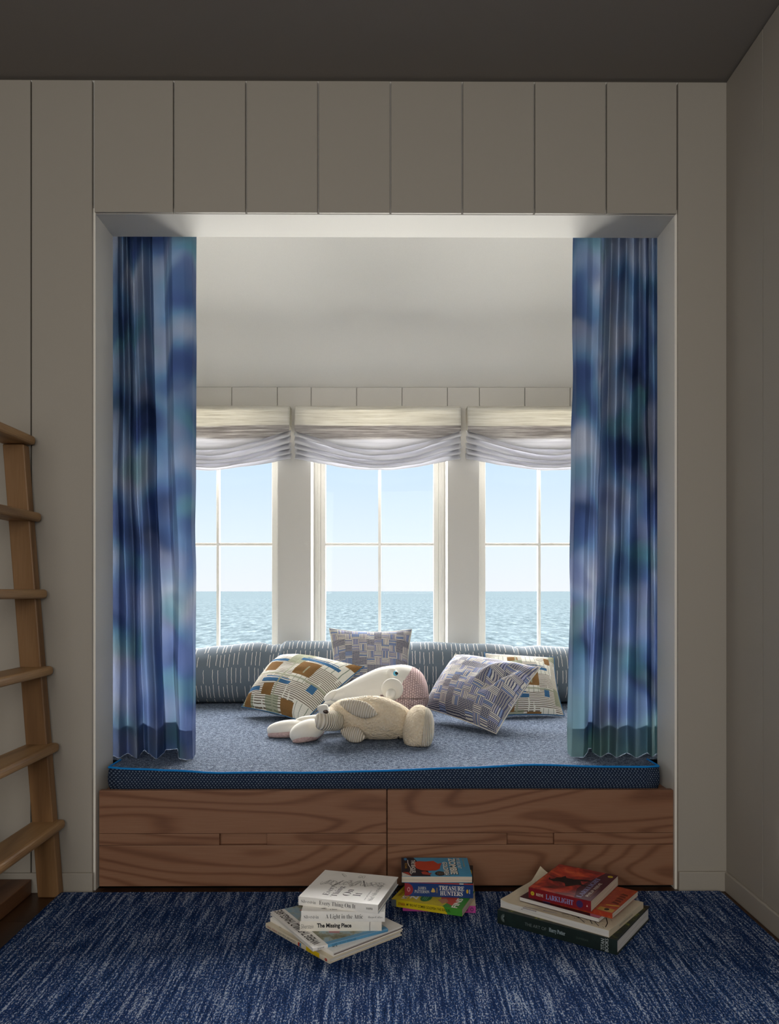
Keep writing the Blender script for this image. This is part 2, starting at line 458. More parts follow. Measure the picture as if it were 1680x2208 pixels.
# ================================================================== curtains
def curtain_mat(name, seed, low):
    g = G(name, .9, .1)
    u, v, _ = g.xyz('UV')
    s = seed
    wn = g.noise(g.vec(u * 1500.0, v * 60.0), 1, 2) ; wn2 = g.noise(g.vec(u * 100.0, v * 900.0), 1, 2)
    a = g.noise(g.vec(u * 3.6 + s, v * 4.6 + s), 1, 1, .35); b = g.noise(g.vec(u * 4.6 - s, v * 6.4 + 3 * s), 1, .6, .4)
    c = g.noise(g.vec(u * 5.0 + 2 * s, v * 6.6), 1, .6, .4)
    col = g.ramp(a, ((.30, '2a3a5e'), (.42, '4a628e'), (.50, '5f80a4'), (.58, '8095b4'), (.70, 'a4abbc')))
    col = g.mix(g.step(b, .48, .72) * .6, col, '8d93a8')
    col = g.mix(g.step(c, .54, .74) * .5, col, '5a8f92')
    col = g.mix(g.step(b, .48, .28) * .6, col, '3a4a80')
    col = g.mix(g.step(v, 1.25, .1) * g.step(c, .62, .40) * .5, col, '7f93c4')
    if low: col = g.mix(g.step(v, .45, .0) * g.step(a, .35, .6) * .7, col, low)
    col = g.mix(.18, col, g.mix(wn * .5 + wn2 * .5, '10182c', 'c9d4e4'), 'MULTIPLY')
    g.done(col, wn + wn2, .25, .001)
    d = g.b; t = g.n('ShaderNodeBsdfTranslucent'); m = g.n('ShaderNodeMixShader'); m.inputs[0].default_value = .34
    g.put(t.inputs[0], col)
    g.nt.links.new(d.outputs[0], m.inputs[1]); g.nt.links.new(t.outputs[0], m.inputs[2]); g.nt.links.new(m.outputs[0], g.o.inputs[0])
    return g.mat
def curtain(label, fold_t, fold_b, m, seed):
    """fold_t / fold_b: (pixel column, depth) of ridges and valleys at head and foot, left to right"""
    ZB, ZTp = MZ + .002, OZ + .12
    root = thing('curtain', (PX((fold_t[0][0] + fold_t[-1][0]) / 2, 2.93), 2.93, ZB), label, 'curtain', 'watercolour curtains at the nook opening')
    n = len(fold_t)
    NU, NV = (n - 1) * 14 + 1, 90
    def P3(u, v):
        k = u * (n - 1); i = min(int(k), n - 2); t = k - i
        s = t * t * (3 - 2 * t)
        def at(fo):
            (a, ya), (b, yb) = fo[i], fo[i + 1]
            yy = ya + (yb - ya) * s; return PX(a + (b - a) * (t * .72 + s * .28), yy), yy
        (xt, yt), (xb, yb) = at(fold_t), at(fold_b)
        e = v ** 1.15                       # v: 0 at head, 1 at foot
        x = xt + (xb - xt) * e; y = yt + (yb - yt) * e
        f = min(1, v * 3)
        x += .006 * f * mnoise.noise(Vector((u * 7, v * 5, seed))) + .004 * f * mnoise.noise(Vector((u * 15, v * 9, seed + 4)))
        y += .012 * f * mnoise.noise(Vector((u * 9, v * 4, seed + 9))) + .0014 * mnoise.noise(Vector((u * 40, v * 30, seed)))
        y = max(y, YH + .008)
        zb_ = mtop(x, y) + .0016
        z = ZTp + (zb_ - ZTp) * v
        return Vector((x, y, z)), (u * .62, (1 - v) * 1.85)
    v, f, uv = grid(NU, NV, P3)
    fixn(mesh('panel', v, f, m, root, uv, True))
    def H(u, q):
        p, t = P3(u, 1 - (1 - q) * .052 if q < .99 else .9995); return p + Vector((0, .0035, .0004)), t
    v, f, uv = grid(NU, 6, H)
    fixn(mesh('hem', v, f, m, root, uv, True))
MC1, MC2 = curtain_mat('curtain_dye', 3.1, None), curtain_mat('curtain_dye', 8.7, '8fb5aa')
curtain('blue watercolour curtain hanging beside the ladder end of the window seat',
        [(222, 2.92), (243, 2.93), (254, 2.875), (264, 2.96), (273, 2.875), (286, 3.04), (292, 2.96), (305, 2.875), (322, 2.97), (328, 3.04), (352, 3.05), (360, 2.95), (370, 2.875), (395, 2.865), (414, 2.88), (424, 2.94)],
        [(218, 2.92), (240, 2.93), (257, 2.87), (274, 2.96), (294, 2.865), (313, 3.03), (320, 2.96), (338, 2.87), (354, 2.97), (358, 3.04), (380, 3.05), (385, 2.95), (391, 2.88), (403, 2.86), (414, 2.87), (421, 2.93)], MC1, 1)
curtain('blue watercolour curtain hanging at the end of the window seat away from the ladder',
        [(1236, 2.94), (1246, 2.875), (1266, 2.87), (1280, 2.91), (1296, 2.90), (1302, 3.03), (1306, 2.96), (1320, 2.875), (1335, 2.96), (1352, 2.872), (1367, 2.96), (1379, 2.875), (1391, 2.96), (1399, 2.88), (1408, 2.95), (1416, 2.90), (1442, 2.92)],
        [(1224, 2.94), (1233, 2.87), (1258, 2.865), (1265, 2.95), (1268, 3.04), (1276, 3.04), (1280, 2.95), (1294, 2.87), (1313, 2.95), (1331, 2.865), (1349, 2.95), (1372, 2.862), (1397, 2.95), (1406, 2.88), (1415, 2.94), (1424, 2.91), (1446, 2.92)], MC2, 2)

# ================================================================== roman shades
g = G('shade_linen', .9, .1)
u, v, _ = g.xyz('UV')
sl1 = g.noise(g.vec(u * 7.0, v * 260.0), 1, 4, .65); sl2 = g.noise(g.vec(u * 3.0, v * 90.0), 1, 2)
slub = sl1 * .6 + sl2 * .4
wv = g.noise(g.vec(u * 5.0, v * 14.0), 1, 2) * .02
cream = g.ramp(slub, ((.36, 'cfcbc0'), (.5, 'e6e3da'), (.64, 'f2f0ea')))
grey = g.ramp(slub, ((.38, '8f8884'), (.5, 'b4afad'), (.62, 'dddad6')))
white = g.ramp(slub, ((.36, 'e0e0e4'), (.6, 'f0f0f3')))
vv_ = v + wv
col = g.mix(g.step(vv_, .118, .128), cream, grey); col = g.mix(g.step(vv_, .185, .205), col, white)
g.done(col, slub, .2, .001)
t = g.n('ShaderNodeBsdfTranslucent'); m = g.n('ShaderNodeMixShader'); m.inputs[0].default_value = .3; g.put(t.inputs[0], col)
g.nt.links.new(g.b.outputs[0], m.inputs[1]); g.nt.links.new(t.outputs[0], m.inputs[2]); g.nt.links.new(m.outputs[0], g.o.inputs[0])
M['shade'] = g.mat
YSH = YW - .075
def shade(x0, x1, label, seed):
    root = thing('roman_shade', ((x0 + x1) / 2, YW - .003, PZ(875, YSH)), label, 'shade', 'roman shades over the three windows')
    ztop = PZ(875.5, YSH)
    ze = [PZ(p, YSH) for p in (875.5, 900, 931, 942, 956, 967, 978, 988)]
    zc = [PZ(p, YSH) for p in (875.5, 918, 972, 983, 994, 1001, 1008, 1013)]
    off = [0, .006, .018, .014, .006, -.004, -.014, -.024]
    pts = []                                # (edge z, centre z, depth offset, cloth v)
    cv = 0
    for k in range(8):
        if k >= 3:
            pts.append((ze[k - 1] + .014, zc[k - 1] + .026, -.020 - .010 * (k - 2), None))
        pts.append((ze[k], zc[k], off[k], None))
    # sample a smooth path
    NU = 64; SUB = 5; NV = (len(pts) - 1) * SUB + 1
    def fn(a, b):
        k = b * (len(pts) - 1); i = min(int(k), len(pts) - 2); t = k - i
        p0, p1, p2, p3 = pts[max(i - 1, 0)], pts[i], pts[i + 1], pts[min(i + 2, len(pts) - 1)]
        def cr(c): return .5 * (2 * p1[c] + (p2[c] - p0[c]) * t + (2 * p0[c] - 5 * p1[c] + 4 * p2[c] - p3[c]) * t * t + (3 * p1[c] - p0[c] - 3 * p2[c] + p3[c]) * t ** 3)
        lnr = lambda c: p1[c] + (p2[c] - p1[c]) * t
        m_ = min(a, 1 - a)
        s = math.sin(math.pi * a) ** 1.15
        wig = mnoise.noise(Vector((a * 5 + seed * 7, i * .9, seed))) if i > 1 else 0
        wig2 = mnoise.noise(Vector((a * 14 + seed * 3, i * 1.7, seed + 5))) if i > 1 else 0
        e, c = (lnr(0), lnr(1))
        z = e + (c - e) * s + .005 * wig * min(1, m_ * 8) + .0025 * wig2
        y = YSH - cr(2) - (.010 * s + .006 * wig * min(1, m_ * 10) if i > 1 else .003 * s * b)
        x = x0 + (x1 - x0) * a
        if i > 1: x += (.004 if i % 2 else -.002) * (1 if a > .5 else -1) * max(0, 1 - m_ * 12) + (.003 * wig if m_ < .02 else 0)
        return Vector((x, y, z)), (a * (x1 - x0) + seed, (ztop - z) if i < 3 else .215 + .03 * (i - 2) + .02 * t)
    v, f, uv = grid(NU, NV, fn)
    o = fixn(mesh('shade_panel', v, f, M['shade'], root, uv, True))
    so = o.modifiers.new('thick', 'SOLIDIFY'); so.thickness = .0018
    for xx, sg in ((x0, 1), (x1, -1)):
        rv = [(xx, YSH + .001, ztop), (xx, YW - .002, ztop), (xx, YW - .002, PZ(926, YSH)), (xx + sg * .004, YSH - .002, PZ(914, YSH))]
        o = mesh('side_return', rv, [(0, 1, 2, 3)], M['shade'], root, [(.1, 0), (.18, 0), (.18, .1), (.1, .1)])
        so = o.modifiers.new('thick', 'SOLIDIFY'); so.thickness = .002
    boxes('headrail', [(x0 + .004, x1 - .004, YSH + .004, YW - .0005, ztop - .025, ztop - .001)], M['trim'], root)
sx0, sx1 = PX(636, YSH), PX(993.5, YSH)
shade(PX(624.5, YSH) - (sx1 - sx0), PX(624.5, YSH), 'pleated linen roman shade over the window by the ladder-side curtain', 1)
shade(sx0, sx1, 'pleated linen roman shade over the middle window', 2)
shade(PX(1008, YSH), PX(1008, YSH) + (sx1 - sx0), 'pleated linen roman shade over the window farthest from the ladder', 3)

# ================================================================== bolster
g = G('bolster_cloth', .85, .15)
u, v, _ = g.xyz('UV')
band = (v / .088).floor(); bv_ = (v / .088).fract()
wob = (g.noise(g.vec(u * 40.0, v * 40.0), 1, 2) - .5) * .006
uu = (u + wob + g.white(g.vec(band, 3.3)) * .02) / .0235
cell = uu.floor(); cf = uu.fract()
r1 = g.white(g.vec(cell, band, 1.0)); r2 = g.white(g.vec(cell, band, 7.0)); r3 = g.white(g.vec(cell, band, 13.0))
line = ((cf - (.25 + r1 * .5)).abs() < .052) * (bv_ > r2 * .16) * (bv_ < 1.0 - r3 * .14) * (g.white(g.vec(cell, band, 21.0)) < .88)
w1 = g.noise(g.vec(u * 500.0, v * 500.0), 1, 2)
M['bolster'] = g.done(g.mix(line, g.mix(w1, '5c6771', '74808b'), 'eae7dd'), w1 + line * .6, .3, .001)
YB0 = 4.33; RB = .152
cont = [(300, 1400), (424, 1398), (470, 1392), (560, 1385), (588, 1390), (620, 1381), (700, 1382), (900, 1384), (1050, 1388), (1108, 1391), (1128, 1395), (1160, 1392), (1237, 1396), (1350, 1400)]
cxp = [PX(a, YB0) for a, b in cont]; czp = [PZ(b, YB0) for a, b in cont]
bo = thing('bolster', (0, YB0, MZ), 'long grey-blue bolster with broken pale stripes along the back of the seat', 'cushion')
bz_ = MZ + .006
def bol(a, b):
    x = -1.19 + 2.37 * b; th = 2 * math.pi * a
    tz = lerp(cxp, czp, x)
    endk = min(1, (1.19 - abs(x + .005)) / .05 + .0); endk = max(.05, math.sqrt(max(0, 1 - (1 - min(1, endk)) ** 2)))
    h = (tz - bz_) / 2; cz = bz_ + h
    s, c = math.sin(th), math.cos(th)
    r = 1 + .018 * mnoise.noise(Vector((x * 6, s * 2, c * 2))) 
    for px_, sg in ((590, 1), (1128, -1)):
        xc = PX(px_, YB0 - .1) + .03 * s * sg
        r -= .07 * math.exp(-((x - xc) / .010) ** 2) * max(0, .5 + .5 * s) + .02 * math.exp(-((x - xc) / .05) ** 2)
    zz = cz + h * s * r * endk
    if s < 0: zz = max(cz + h * s * 1.08, bz_) if endk > .9 else zz
    y = YB0 + RB * c * r * endk * (1.0 if s > -.5 else 1.02)
    return Vector((x, y, max(zz, bz_))), (x, a * .97)
v, f, uv = grid(56, 240, bol, True)
# unwrap seam at the back
fixn(mesh('cushion_cover', v, f, M['bolster'], bo, uv, True))
for e in (0, 239):
    ring_ = v[e * 56:(e + 1) * 56]
    mesh('end_cap', ring_, [tuple(range(56))], M['bolster'], bo, [(q.y, q.z) for q in ring_])

# ================================================================== pillows
g = G('lattice_weave', .9, .1)
u, v, _ = g.xyz('UV')
ws = (g.noise(g.vec(u * 9.0, v * 9.0), 1, 2) - .5)
N_ = 11.0
U, V_ = u * N_ + ws * .18, v * N_ + ws * .18
cu, cvv = U.floor(), V_.floor(); fu, fv = U.fract(), V_.fract()
k0 = g.white(g.vec(cu, cvv, 2.0)); k1 = g.white(g.vec(cu, cvv, 5.0))
ori = (cu + cvv).fract() ; par = ((cu + cvv) * .5).fract() > .25
def stripes(a, f, w_): return ((a * f).fract() - .5).abs() < w_
def scol(a, f, sd):
    r = g.white(g.vec((a * f).floor() + cu * 11.0, cvv * 7.0, sd))
    return g.ramp(r, ((0, 'e6e2d4'), (.34, 'cfc8c4'), (.55, 'b3b4cf'), (.75, '8ea3cc'), (.9, 'efe9d6')), 'CONSTANT')
frq = 5.0
sH = stripes(fv, frq, .30); sV = stripes(fu, frq, .30)
cH, cV = scol(fv, frq, 1.0), scol(fu, frq, 9.0)
base = g.mix(g.noise(g.vec(u * 3.0, v * 3.0), 1, 1), '4b5068', '5a5f7c')
colA = g.mix(sH, base, cH); colB = g.mix(sV, base, cV)
dots = g.mix(stripes(fu, 5.0, .27) * stripes(fv, 6.0, .25), g.mix(stripes(fv, 6.0, .25), '3e4258', '6a6e92'), 'dcd8c8')
col = g.mix(par, colA, colB); col = g.mix(k0 > .66, col, dots)
thr = g.noise(g.vec(u * 260.0, v * 260.0), 1, 2)
M['lattice'] = g.done(g.mix(thr * .35, col, '50546c'), thr + sH * .5 + sV * .5, .35, .0015)

g = G('patch_mohair', .95, .05)
u, v, _ = g.xyz('UV')
ws = (g.noise(g.vec(u * 6.0, v * 6.0), 1, 2) - .5) * .02
U, V_ = u + ws, v + ws
cu = (U * 5.0).floor(); cv_ = (V_ * 4.0 + g.white(g.vec(cu, 4.0)) * .6).floor()
k0 = g.white(g.vec(cu, cv_, 2.0)); fz = g.noise(g.vec(u * 120.0, v * 120.0), 1, 3, .7)
ln = ((V_ * 44.0).fract() - .5).abs() < .20
lnu = ((U * 16.0).fract() - .5).abs() < .05
ivory = g.mix(fz, 'd2cfc2', 'efede4')
striped = g.mix(ln * (g.noise(g.vec(U * 30.0, V_ * 3.0), 1, 2) > .36), ivory, '6d6050')
col = g.mix(k0 > .24, g.mix(lnu, ivory, '7d8a7a'), striped)
col = g.mix(k0 > .86, col, g.mix(ln, 'a7a893', '767c66'))
def rect(x0, x1, y0, y1): return (U > x0) * (U < x1) * (V_ > y0) * (V_ < y1)
brown = g.mix(fz, '664a2a', '97744a')
for q in ((.32, .48, .12, .26), (.64, .82, .0, .12), (.18, .36, .46, .62), (.58, .80, .46, .70), (.05, .16, .0, .14), (.92, 1., .86, 1.), (.40, .54, .88, .97)):
    col = g.mix(rect(*q), col, brown)
blue = g.mix(fz, '2f5277', '4b7ba3')
for q in ((.26, .66, .285, .335), (.30, .62, .35, .365), (.02, .28, .16, .21), (.52, .94, .725, .775), (.56, .9, .79, .803), (.10, .40, .645, .69), (.86, .93, .30, .42)):
    col = g.mix(rect(*q), col, blue)
olive = g.mix(fz, '8e9178', 'b4b59e')
for q in ((.0, 1, .40, .425), (.50, .525, .0, 1.), (.69, .71, .50, .62)):
    col = g.mix(rect(*q) * .8, col, olive)
M['patch'] = g.done(col, fz + ln * .4, .8, .003)

def pillow(label, bl_, br_, tr_, tl_, T, m, group, seed, uvr=(0, 0, 1, 1), crease=None, flip=1, pinch=.07):
    c = (bl_ + br_ + tr_ + tl_) / 4
    nrm = (br_ - bl_).cross(tl_ - bl_).normalized() * flip
    low = min(p.z for p in (bl_, br_, tr_, tl_))
    root = thing('throw_pillow', (c.x, c.y, low), label, 'pillow', group)
    N = 36
    def base(a, b):
        # edges pulled in towards the middle between the corners
        u_ = a - .5; v_ = b - .5
        a2 = .5 + u_ * (1 - pinch * (1 - (2 * v_) ** 2) * abs(2 * u_) ** 2); b2 = .5 + v_ * (1 - pinch * (1 - (2 * u_) ** 2) * abs(2 * v_) ** 2)
        return (bl_ * (1 - a2) + br_ * a2) * (1 - b2) + (tl_ * (1 - a2) + tr_ * a2) * b2
    def th(a, b):
        e = max(0, (1 - abs(2 * a - 1) ** 2.4)) ** .62 * max(0, (1 - abs(2 * b - 1) ** 2.4)) ** .62
        d = 0
        if crease:
            ca, cb, ang, dep = crease
            q = (a - ca) * math.cos(ang) + (b - cb) * math.sin(ang); l_ = -(a - ca) * math.sin(ang) + (b - cb) * math.cos(ang)
            d = dep * math.exp(-(q / .045) ** 2) * math.exp(-(l_ / .22) ** 2) - dep * .5 * math.exp(-((abs(q) - .10) / .05) ** 2) * math.exp(-(l_ / .22) ** 2)
        return T * e * (1 + .10 * mnoise.noise(Vector((a * 3, b * 3, seed)))) - d * e + .004 * mnoise.noise(Vector((a * 11, b * 11, seed)))* e
    for nm, sg in (('front_panel', 1), ('back_panel', -1)):
        def fn(a, b):
            p = base(a, b) + nrm * (th(a, b) * sg * (1 if sg > 0 else .72))
            p.z = max(p.z, mtop(p.x, p.y) + .0015 - (0 if p.y < 4.46 else 0))
            return p, (uvr[0] + a * uvr[2], uvr[1] + b * uvr[3])
        v, f, uv = grid(N, N, fn)
        fixn(mesh(nm, v, f, m, root, uv, True))
    lp = [base(t, 0) for t in [i / 20 for i in range(20)]] + [base(1, t) for t in [i / 20 for i in range(20)]] + [base(1 - t, 1) for t in [i / 20 for i in range(20)]] + [base(0, 1 - t) for t in [i / 20 for i in range(20)]]
    for p in lp: p.z = max(p.z, mtop(p.x, p.y) + .004)
    v, f = tube(lp, .0028, 6, True)
    mesh('seam', v, f, m, root, [(.3, .3)] * len(v), True)
GP1, GP2 = 'lattice-weave throw pillows', 'patchwork throw pillows'
pillow('blue and cream lattice-weave pillow standing upright against the middle of the bolster',
       P(716, 1524, 3.97), P(886, 1524, 3.97), P(888, 1357, 4.15), P(710, 1355, 4.15), .085, M['lattice'], GP1, 1, crease=(.52, .93, 0, .02), pinch=.09)
pillow('fuzzy cream, brown and blue patchwork pillow leaning beside the ladder-side curtain',
       P(521, 1524, 3.85), P(655, 1557, 3.60), P(785, 1437, 3.92), P(604, 1411, 4.08), .12, M['patch'], GP2, 3, pinch=.05)
pillow('blue and cream lattice-weave pillow with a dented corner slumped over another pillow',
       P(912, 1524, 3.72), P(1070, 1582, 3.31), P(1165, 1439, 3.58), P(982, 1411, 3.95), .10, M['lattice'], GP1, 5, (3.2, 5.1, 1, 1), crease=(.80, .62, R(-20), .045), pinch=.04)
pillow('fuzzy patchwork pillow propped on the bolster behind the slumped lattice pillow',
       P(1040, 1548, 3.74), P(1217, 1543, 3.80), P(1195, 1417, 4.06), P(1045, 1407, 4.12), .06, M['patch'], GP2, 8, (.1, .1, 1.0, 1.0))

# ================================================================== plush sea animals
def velour(name, c, bsc=600, bst=.2, bd=.001, c2=None):
    g = G(name, .95, .1); x, y, z = g.xyz()
    n = g.noise(g.vec(x, y, z), bsc, 2, .6)
    cl = lin(c); c2 = lin(c2) if c2 else tuple(q * .86 for q in cl)
    g.b.inputs['Sheen Weight'].default_value = .15
    return g.done(g.mix(n, c2, cl), n, bst, bd)
M['velour'] = velour('white_velour', 'eeeae0')
M['sherpa'] = velour('cream_sherpa', 'efe4d0', 95, 1, .01, 'd8c3a2')
M['shag'] = velour('pink_shag', 'd6bcb8', 120, 1.0, .008, 'a98d8c')
g = G('pink_knit', .95, .1); u, v, _ = g.xyz('UV')
d_ = ((u * 1.0).fract() - .5) ; e_ = ((v + (u.floor() * .5)).fract() - .5)
kn = (d_ * d_ + e_ * e_)
M['knit'] = g.done(g.ramp(kn, ((0, 'ead2cf'), (.16, 'd6bab8'), (.42, 'a58688'))), kn * -2.0, 1, .006)
def cord(name, freq, c='f0e8da'):
    g = G(name, .95, .1); u, v, _ = g.xyz('UV')
    s = (u * freq * 6.283).sin() * .5 + .5
    return g.done(g.ramp(s, ((0, 'c9bda8'), (.35, 'e3d9c6'), (1, c))), s, 1, .004)
M['cordA'] = cord('corduroy', 1.0)
M['black'] = plain('black_bead', '0c0c0e', .15, .6)
M['iris'] = plain('blue_eye', '5fb6d6', .2, .6)
M['brown'] = plain('brown_eye', '4a3a30', .2, .6)

def loft(path, rad, n=28, sub=6, sq=1.0, flat=None):
    """smooth body of revolution along path (Vectors) with radii; returns ring centres, verts, faces, uv"""
    m = len(path); pts, rs = [], []
    for i in range(m - 1):
        p0, p1, p2, p3 = path[max(i - 1, 0)], path[i], path[i + 1], path[min(i + 2, m - 1)]
        r0, r1, r2, r3 = rad[max(i - 1, 0)], rad[i], rad[i + 1], rad[min(i + 2, m - 1)]
        for k in range(sub):
            t = k / sub
            cr = lambda a, b, c, d: .5 * (2 * b + (c - a) * t + (2 * a - 5 * b + 4 * c - d) * t * t + (3 * b - a - 3 * c + d) * t ** 3)
            pts.append(cr(p0, p1, p2, p3)); rs.append(max(.0008, cr(r0, r1, r2, r3)))
    pts.append(path[-1].copy()); rs.append(rad[-1])
    return pts, rs
def body(name, path, rad, m, parent, n=28, sub=6, squash=1.0, umul=1.0, vmul=1.0, lumps=.0, seed=0, floor=True, split=None, axis2=None):
    pts, rs = loft(path, rad, n, sub)
    v, uv = [], []; L = 0; side = None
    for i, p in enumerate(pts):
        t = (pts[min(i + 1, len(pts) - 1)] - pts[max(i - 1, 0)]).normalized()
        if i: L += (p - pts[i - 1]).length
        a1 = (axis2 or Vector((0, 0, 1))); s = t.cross(a1).normalized(); q = s.cross(t)
        for k in range(n):
            a = 2 * math.pi * k / n
            d = s * math.cos(a) * squash + q * math.sin(a)
            r = rs[i] * (1 + lumps * mnoise.noise(Vector((p.x * 9, p.y * 9 + k, p.z * 9 + seed))))
            w_ = p + d * r
            if floor: w_.z = max(w_.z, mtop(w_.x, w_.y) + .002)
            v.append(w_); uv.append((L * umul, k / n * vmul))
    f = []
    for i in range(len(pts) - 1):
        for k in range(n): f.append((i * n + k, i * n + (k + 1) % n, (i + 1) * n + (k + 1) % n, (i + 1) * n + k))
    f += [tuple(range(n)), tuple(range((len(pts) - 1) * n, len(pts) * n))]
    if split:
        nm2, m2, test, umul2 = split
        fa = [q for q in f if not test(sum((v[i] for i in q), Vector()) / len(q))]
        fb = [q for q in f if test(sum((v[i] for i in q), Vector()) / len(q))]
        uv2 = [(a * umul2[0], b * umul2[1]) for a, b in uv]
        o = fixn(mesh(name, v, fa, m, parent, uv, True))
        o2 = fixn(mesh(nm2, v, fb, m2, parent, uv2, True))
        for o_ in (o, o2):
            bm = bmesh.new(); bm.from_mesh(o_.data)
            bmesh.ops.delete(bm, geom=[q for q in bm.verts if not q.link_faces], context='VERTS'); bm.to_mesh(o_.data); bm.free()
        return o, o2
    return fixn(mesh(name, v, f, m, parent, uv, True))
def ell(name, c, ax, m, parent, up=None, umul=1, n=28, rings=18, power=1.0, floor=True):
    """ellipsoid: ax = three half-axis vectors; uv u runs along the first axis"""
    v, uv = [], []
    for j in range(rings + 1):
        ph = math.pi * j / rings
        for k in range(n):
            a = 2 * math.pi * k / n
            p = c - ax[0] * math.cos(ph) + (ax[1] * math.cos(a) + ax[2] * math.sin(a)) * max(math.sin(ph), .002) ** power
            if floor: p.z = max(p.z, mtop(p.x, p.y) + .002)
            v.append(p); uv.append((math.cos(a) * math.sin(ph) * umul, j / rings * umul))
    f = []
    for j in range(rings):
        for k in range(n): f.append((j * n + k, j * n + (k + 1) % n, (j + 1) * n + (k + 1) % n, (j + 1) * n + k))
    return fixn(mesh(name, v, f, m, parent, uv, True))

# --- white whale with the pink knitted belly, head towards the dented pillow
WY = 3.60
pxm = WY / F
wh = thing('plush_whale', (P(862, 1497, WY).x, WY, MZ), 'white plush whale with blue eye and pink knitted belly lying behind the cream one', 'plush toy')
wpath = [P(706, 1503, WY - .02), P(716, 1502, WY - .02), P(745, 1497, WY), P(785, 1492, WY), P(822, 1491, WY), P(856, 1495, WY), P(886, 1497, WY), P(908, 1499, WY), P(921, 1500, WY), P(925, 1500, WY)]
wrad = [.004, .020, .040, .076, .110, .130, .124, .094, .045, .004]
hd = P(862, 1497, WY)
def belly(p):
    # front/below of a slanted line running from under the flipper up to the top of the nose
    a = (p.x - hd.x) / pxm; b = (hd.z - p.z) / pxm          # pixels right / below of the head centre
    if p.y > WY + .07: return False
    return b > (-25.2 - 1.28 * a if a > -8 else -15 + (-8 - a) * .32) and a > -62
body('body', wpath, wrad, M['velour'], wh, 96, 22, 1.0, 1, 1, .01, 2, True, ('belly', M['knit'], belly, (105, 64)))
def surf(px, py, push=0): # point on the front of the whale's head
    q = P(px, py, WY); dx, dz = q.x - hd.x, q.z - hd.z
    dy = math.sqrt(max(.0004, .130 ** 2 - dx * dx - dz * dz)); k = (WY - dy) / WY
    return P(px, py, WY - dy - push)
ec = surf(846, 1451, .002)
hood = ell('eye_hood', ec, (Vector((.024, -.004, .0)), Vector((0, .022, 0)), Vector((0, 0, .022))), M['velour'], wh, floor=False)
e1 = surf(853, 1452, .016)
eye = ell('eye', e1, (Vector((.010, -.004, 0)), Vector((.004, .009, 0)), Vector((0, 0, .0115))), M['iris'], hood, n=16, rings=10, floor=False)
ell('pupil', e1 + Vector((.0035, -.004, .001)), (Vector((.0078, -.003, 0)), Vector((.003, .007, 0)), Vector((0, 0, .008))), M['black'], hood, n=14, rings=8, floor=False)
# flipper: a flat round paddle with its tip folded towards the room
fc = surf(846, 1486, .075)
fl_ = ell('flipper', fc, (Vector((.030, 0, -.036)), Vector((.036, .004, .029)), Vector((.004, .024, .004))), M['velour'], wh, floor=False)
ell('flipper_tip', surf(843, 1496, .105), (Vector((-.006, -.045, -.010)), Vector((.021, 0, 0)), Vector((0, 0, .020))), M['velour'], fl_, floor=False)
ell('tail_fluke', P(713, 1500, WY - .03), (Vector((-.028, -.01, -.022)), Vector((.012, 0, -.012)), Vector((0, .02, 0))), M['velour'], wh, floor=False)
ell('tail_fluke', P(715, 1514, WY - .005), (Vector((-.034, -.01, -.008)), Vector((.006, 0, -.012)), Vector((0, .02, 0))), M['velour'], wh, floor=False)

# --- smaller white plush, mostly hidden, its tail flukes sticking out
t2 = thing('plush_whale', (P(650, 1570, 3.2).x, 3.24, MZ), 'white plush tail with pink shaggy undersides poking out under the cream toy', 'plush toy')
zz = MZ + .045
body('body', [Vector((-.375, 3.31, zz + .008)), Vector((-.345, 3.325, zz + .008)), Vector((-.29, 3.345, zz + .005)), Vector((-.20, 3.39, zz + .005)), Vector((-.12, 3.41, zz + .01)), Vector((-.06, 3.415, zz)), Vector((-.035, 3.415, zz))], [.014, .026, .034, .038, .042, .034, .004], M['velour'], t2, 24, 5)
def fluke(px, py, Y, hl, ht, ang, yaw):
    c = P(px, py, Y); a = R(ang)
    ax = (Vector((-math.cos(a) * hl, -yaw * hl, -math.sin(a) * hl)), Vector((-.05 * yaw, .05, 0)), Vector((-math.sin(a), 0, math.cos(a))) * ht)
    fo = ell('tail_fluke', c, ax, M['velour'], t2, power=.85)
    lo = c - Vector((-math.sin(a), 0, math.cos(a))) * ht * .46
    ell('pink_underside', lo + Vector((0, -.004, 0)), (ax[0] * .97, Vector((0, .054, 0)), ax[2] * .62), M['shag'], fo, power=.8)
fluke(624, 1571, 3.31, .092, .036, 4, .1)
fluke(662, 1577, 3.22, .066, .044, 20, .45)

# --- cream sherpa animal lying on its side, belly to the room
CY = 3.25
cm = CY / F
cr = thing('plush_manatee', (P(800, 1590, CY).x, CY, MZ), 'cream fleece plush sea animal lying on its side in front, corduroy flippers and back', 'plush toy')
cpath = [P(704, 1549, CY - .10), P(718, 1547, CY - .06), P(742, 1541, CY - .02), P(776, 1546, CY), P(815, 1549, CY), P(850, 1555, CY), P(876, 1563, CY - .01), P(892, 1568, CY - .03), P(900, 1570, CY - .04)]
crad = [.034, .045, .064, .086, .090, .077, .058, .044, .02]
def backside(p): return p.y > CY + .012 or p.z > MZ + .118 + .02 * (p.x < -.15)
body('belly', cpath, crad, M['sherpa'], cr, 44, 8, .95, 1, 1, .03, 4, True, ('back', M['cordA'], lambda p: (p.y - CY) * .55 + (p.z - MZ - .088) * .83 > .050 + .25 * max(0, p.x + .12) and p.x < P(868, 1274, CY).x, (105, 1)))
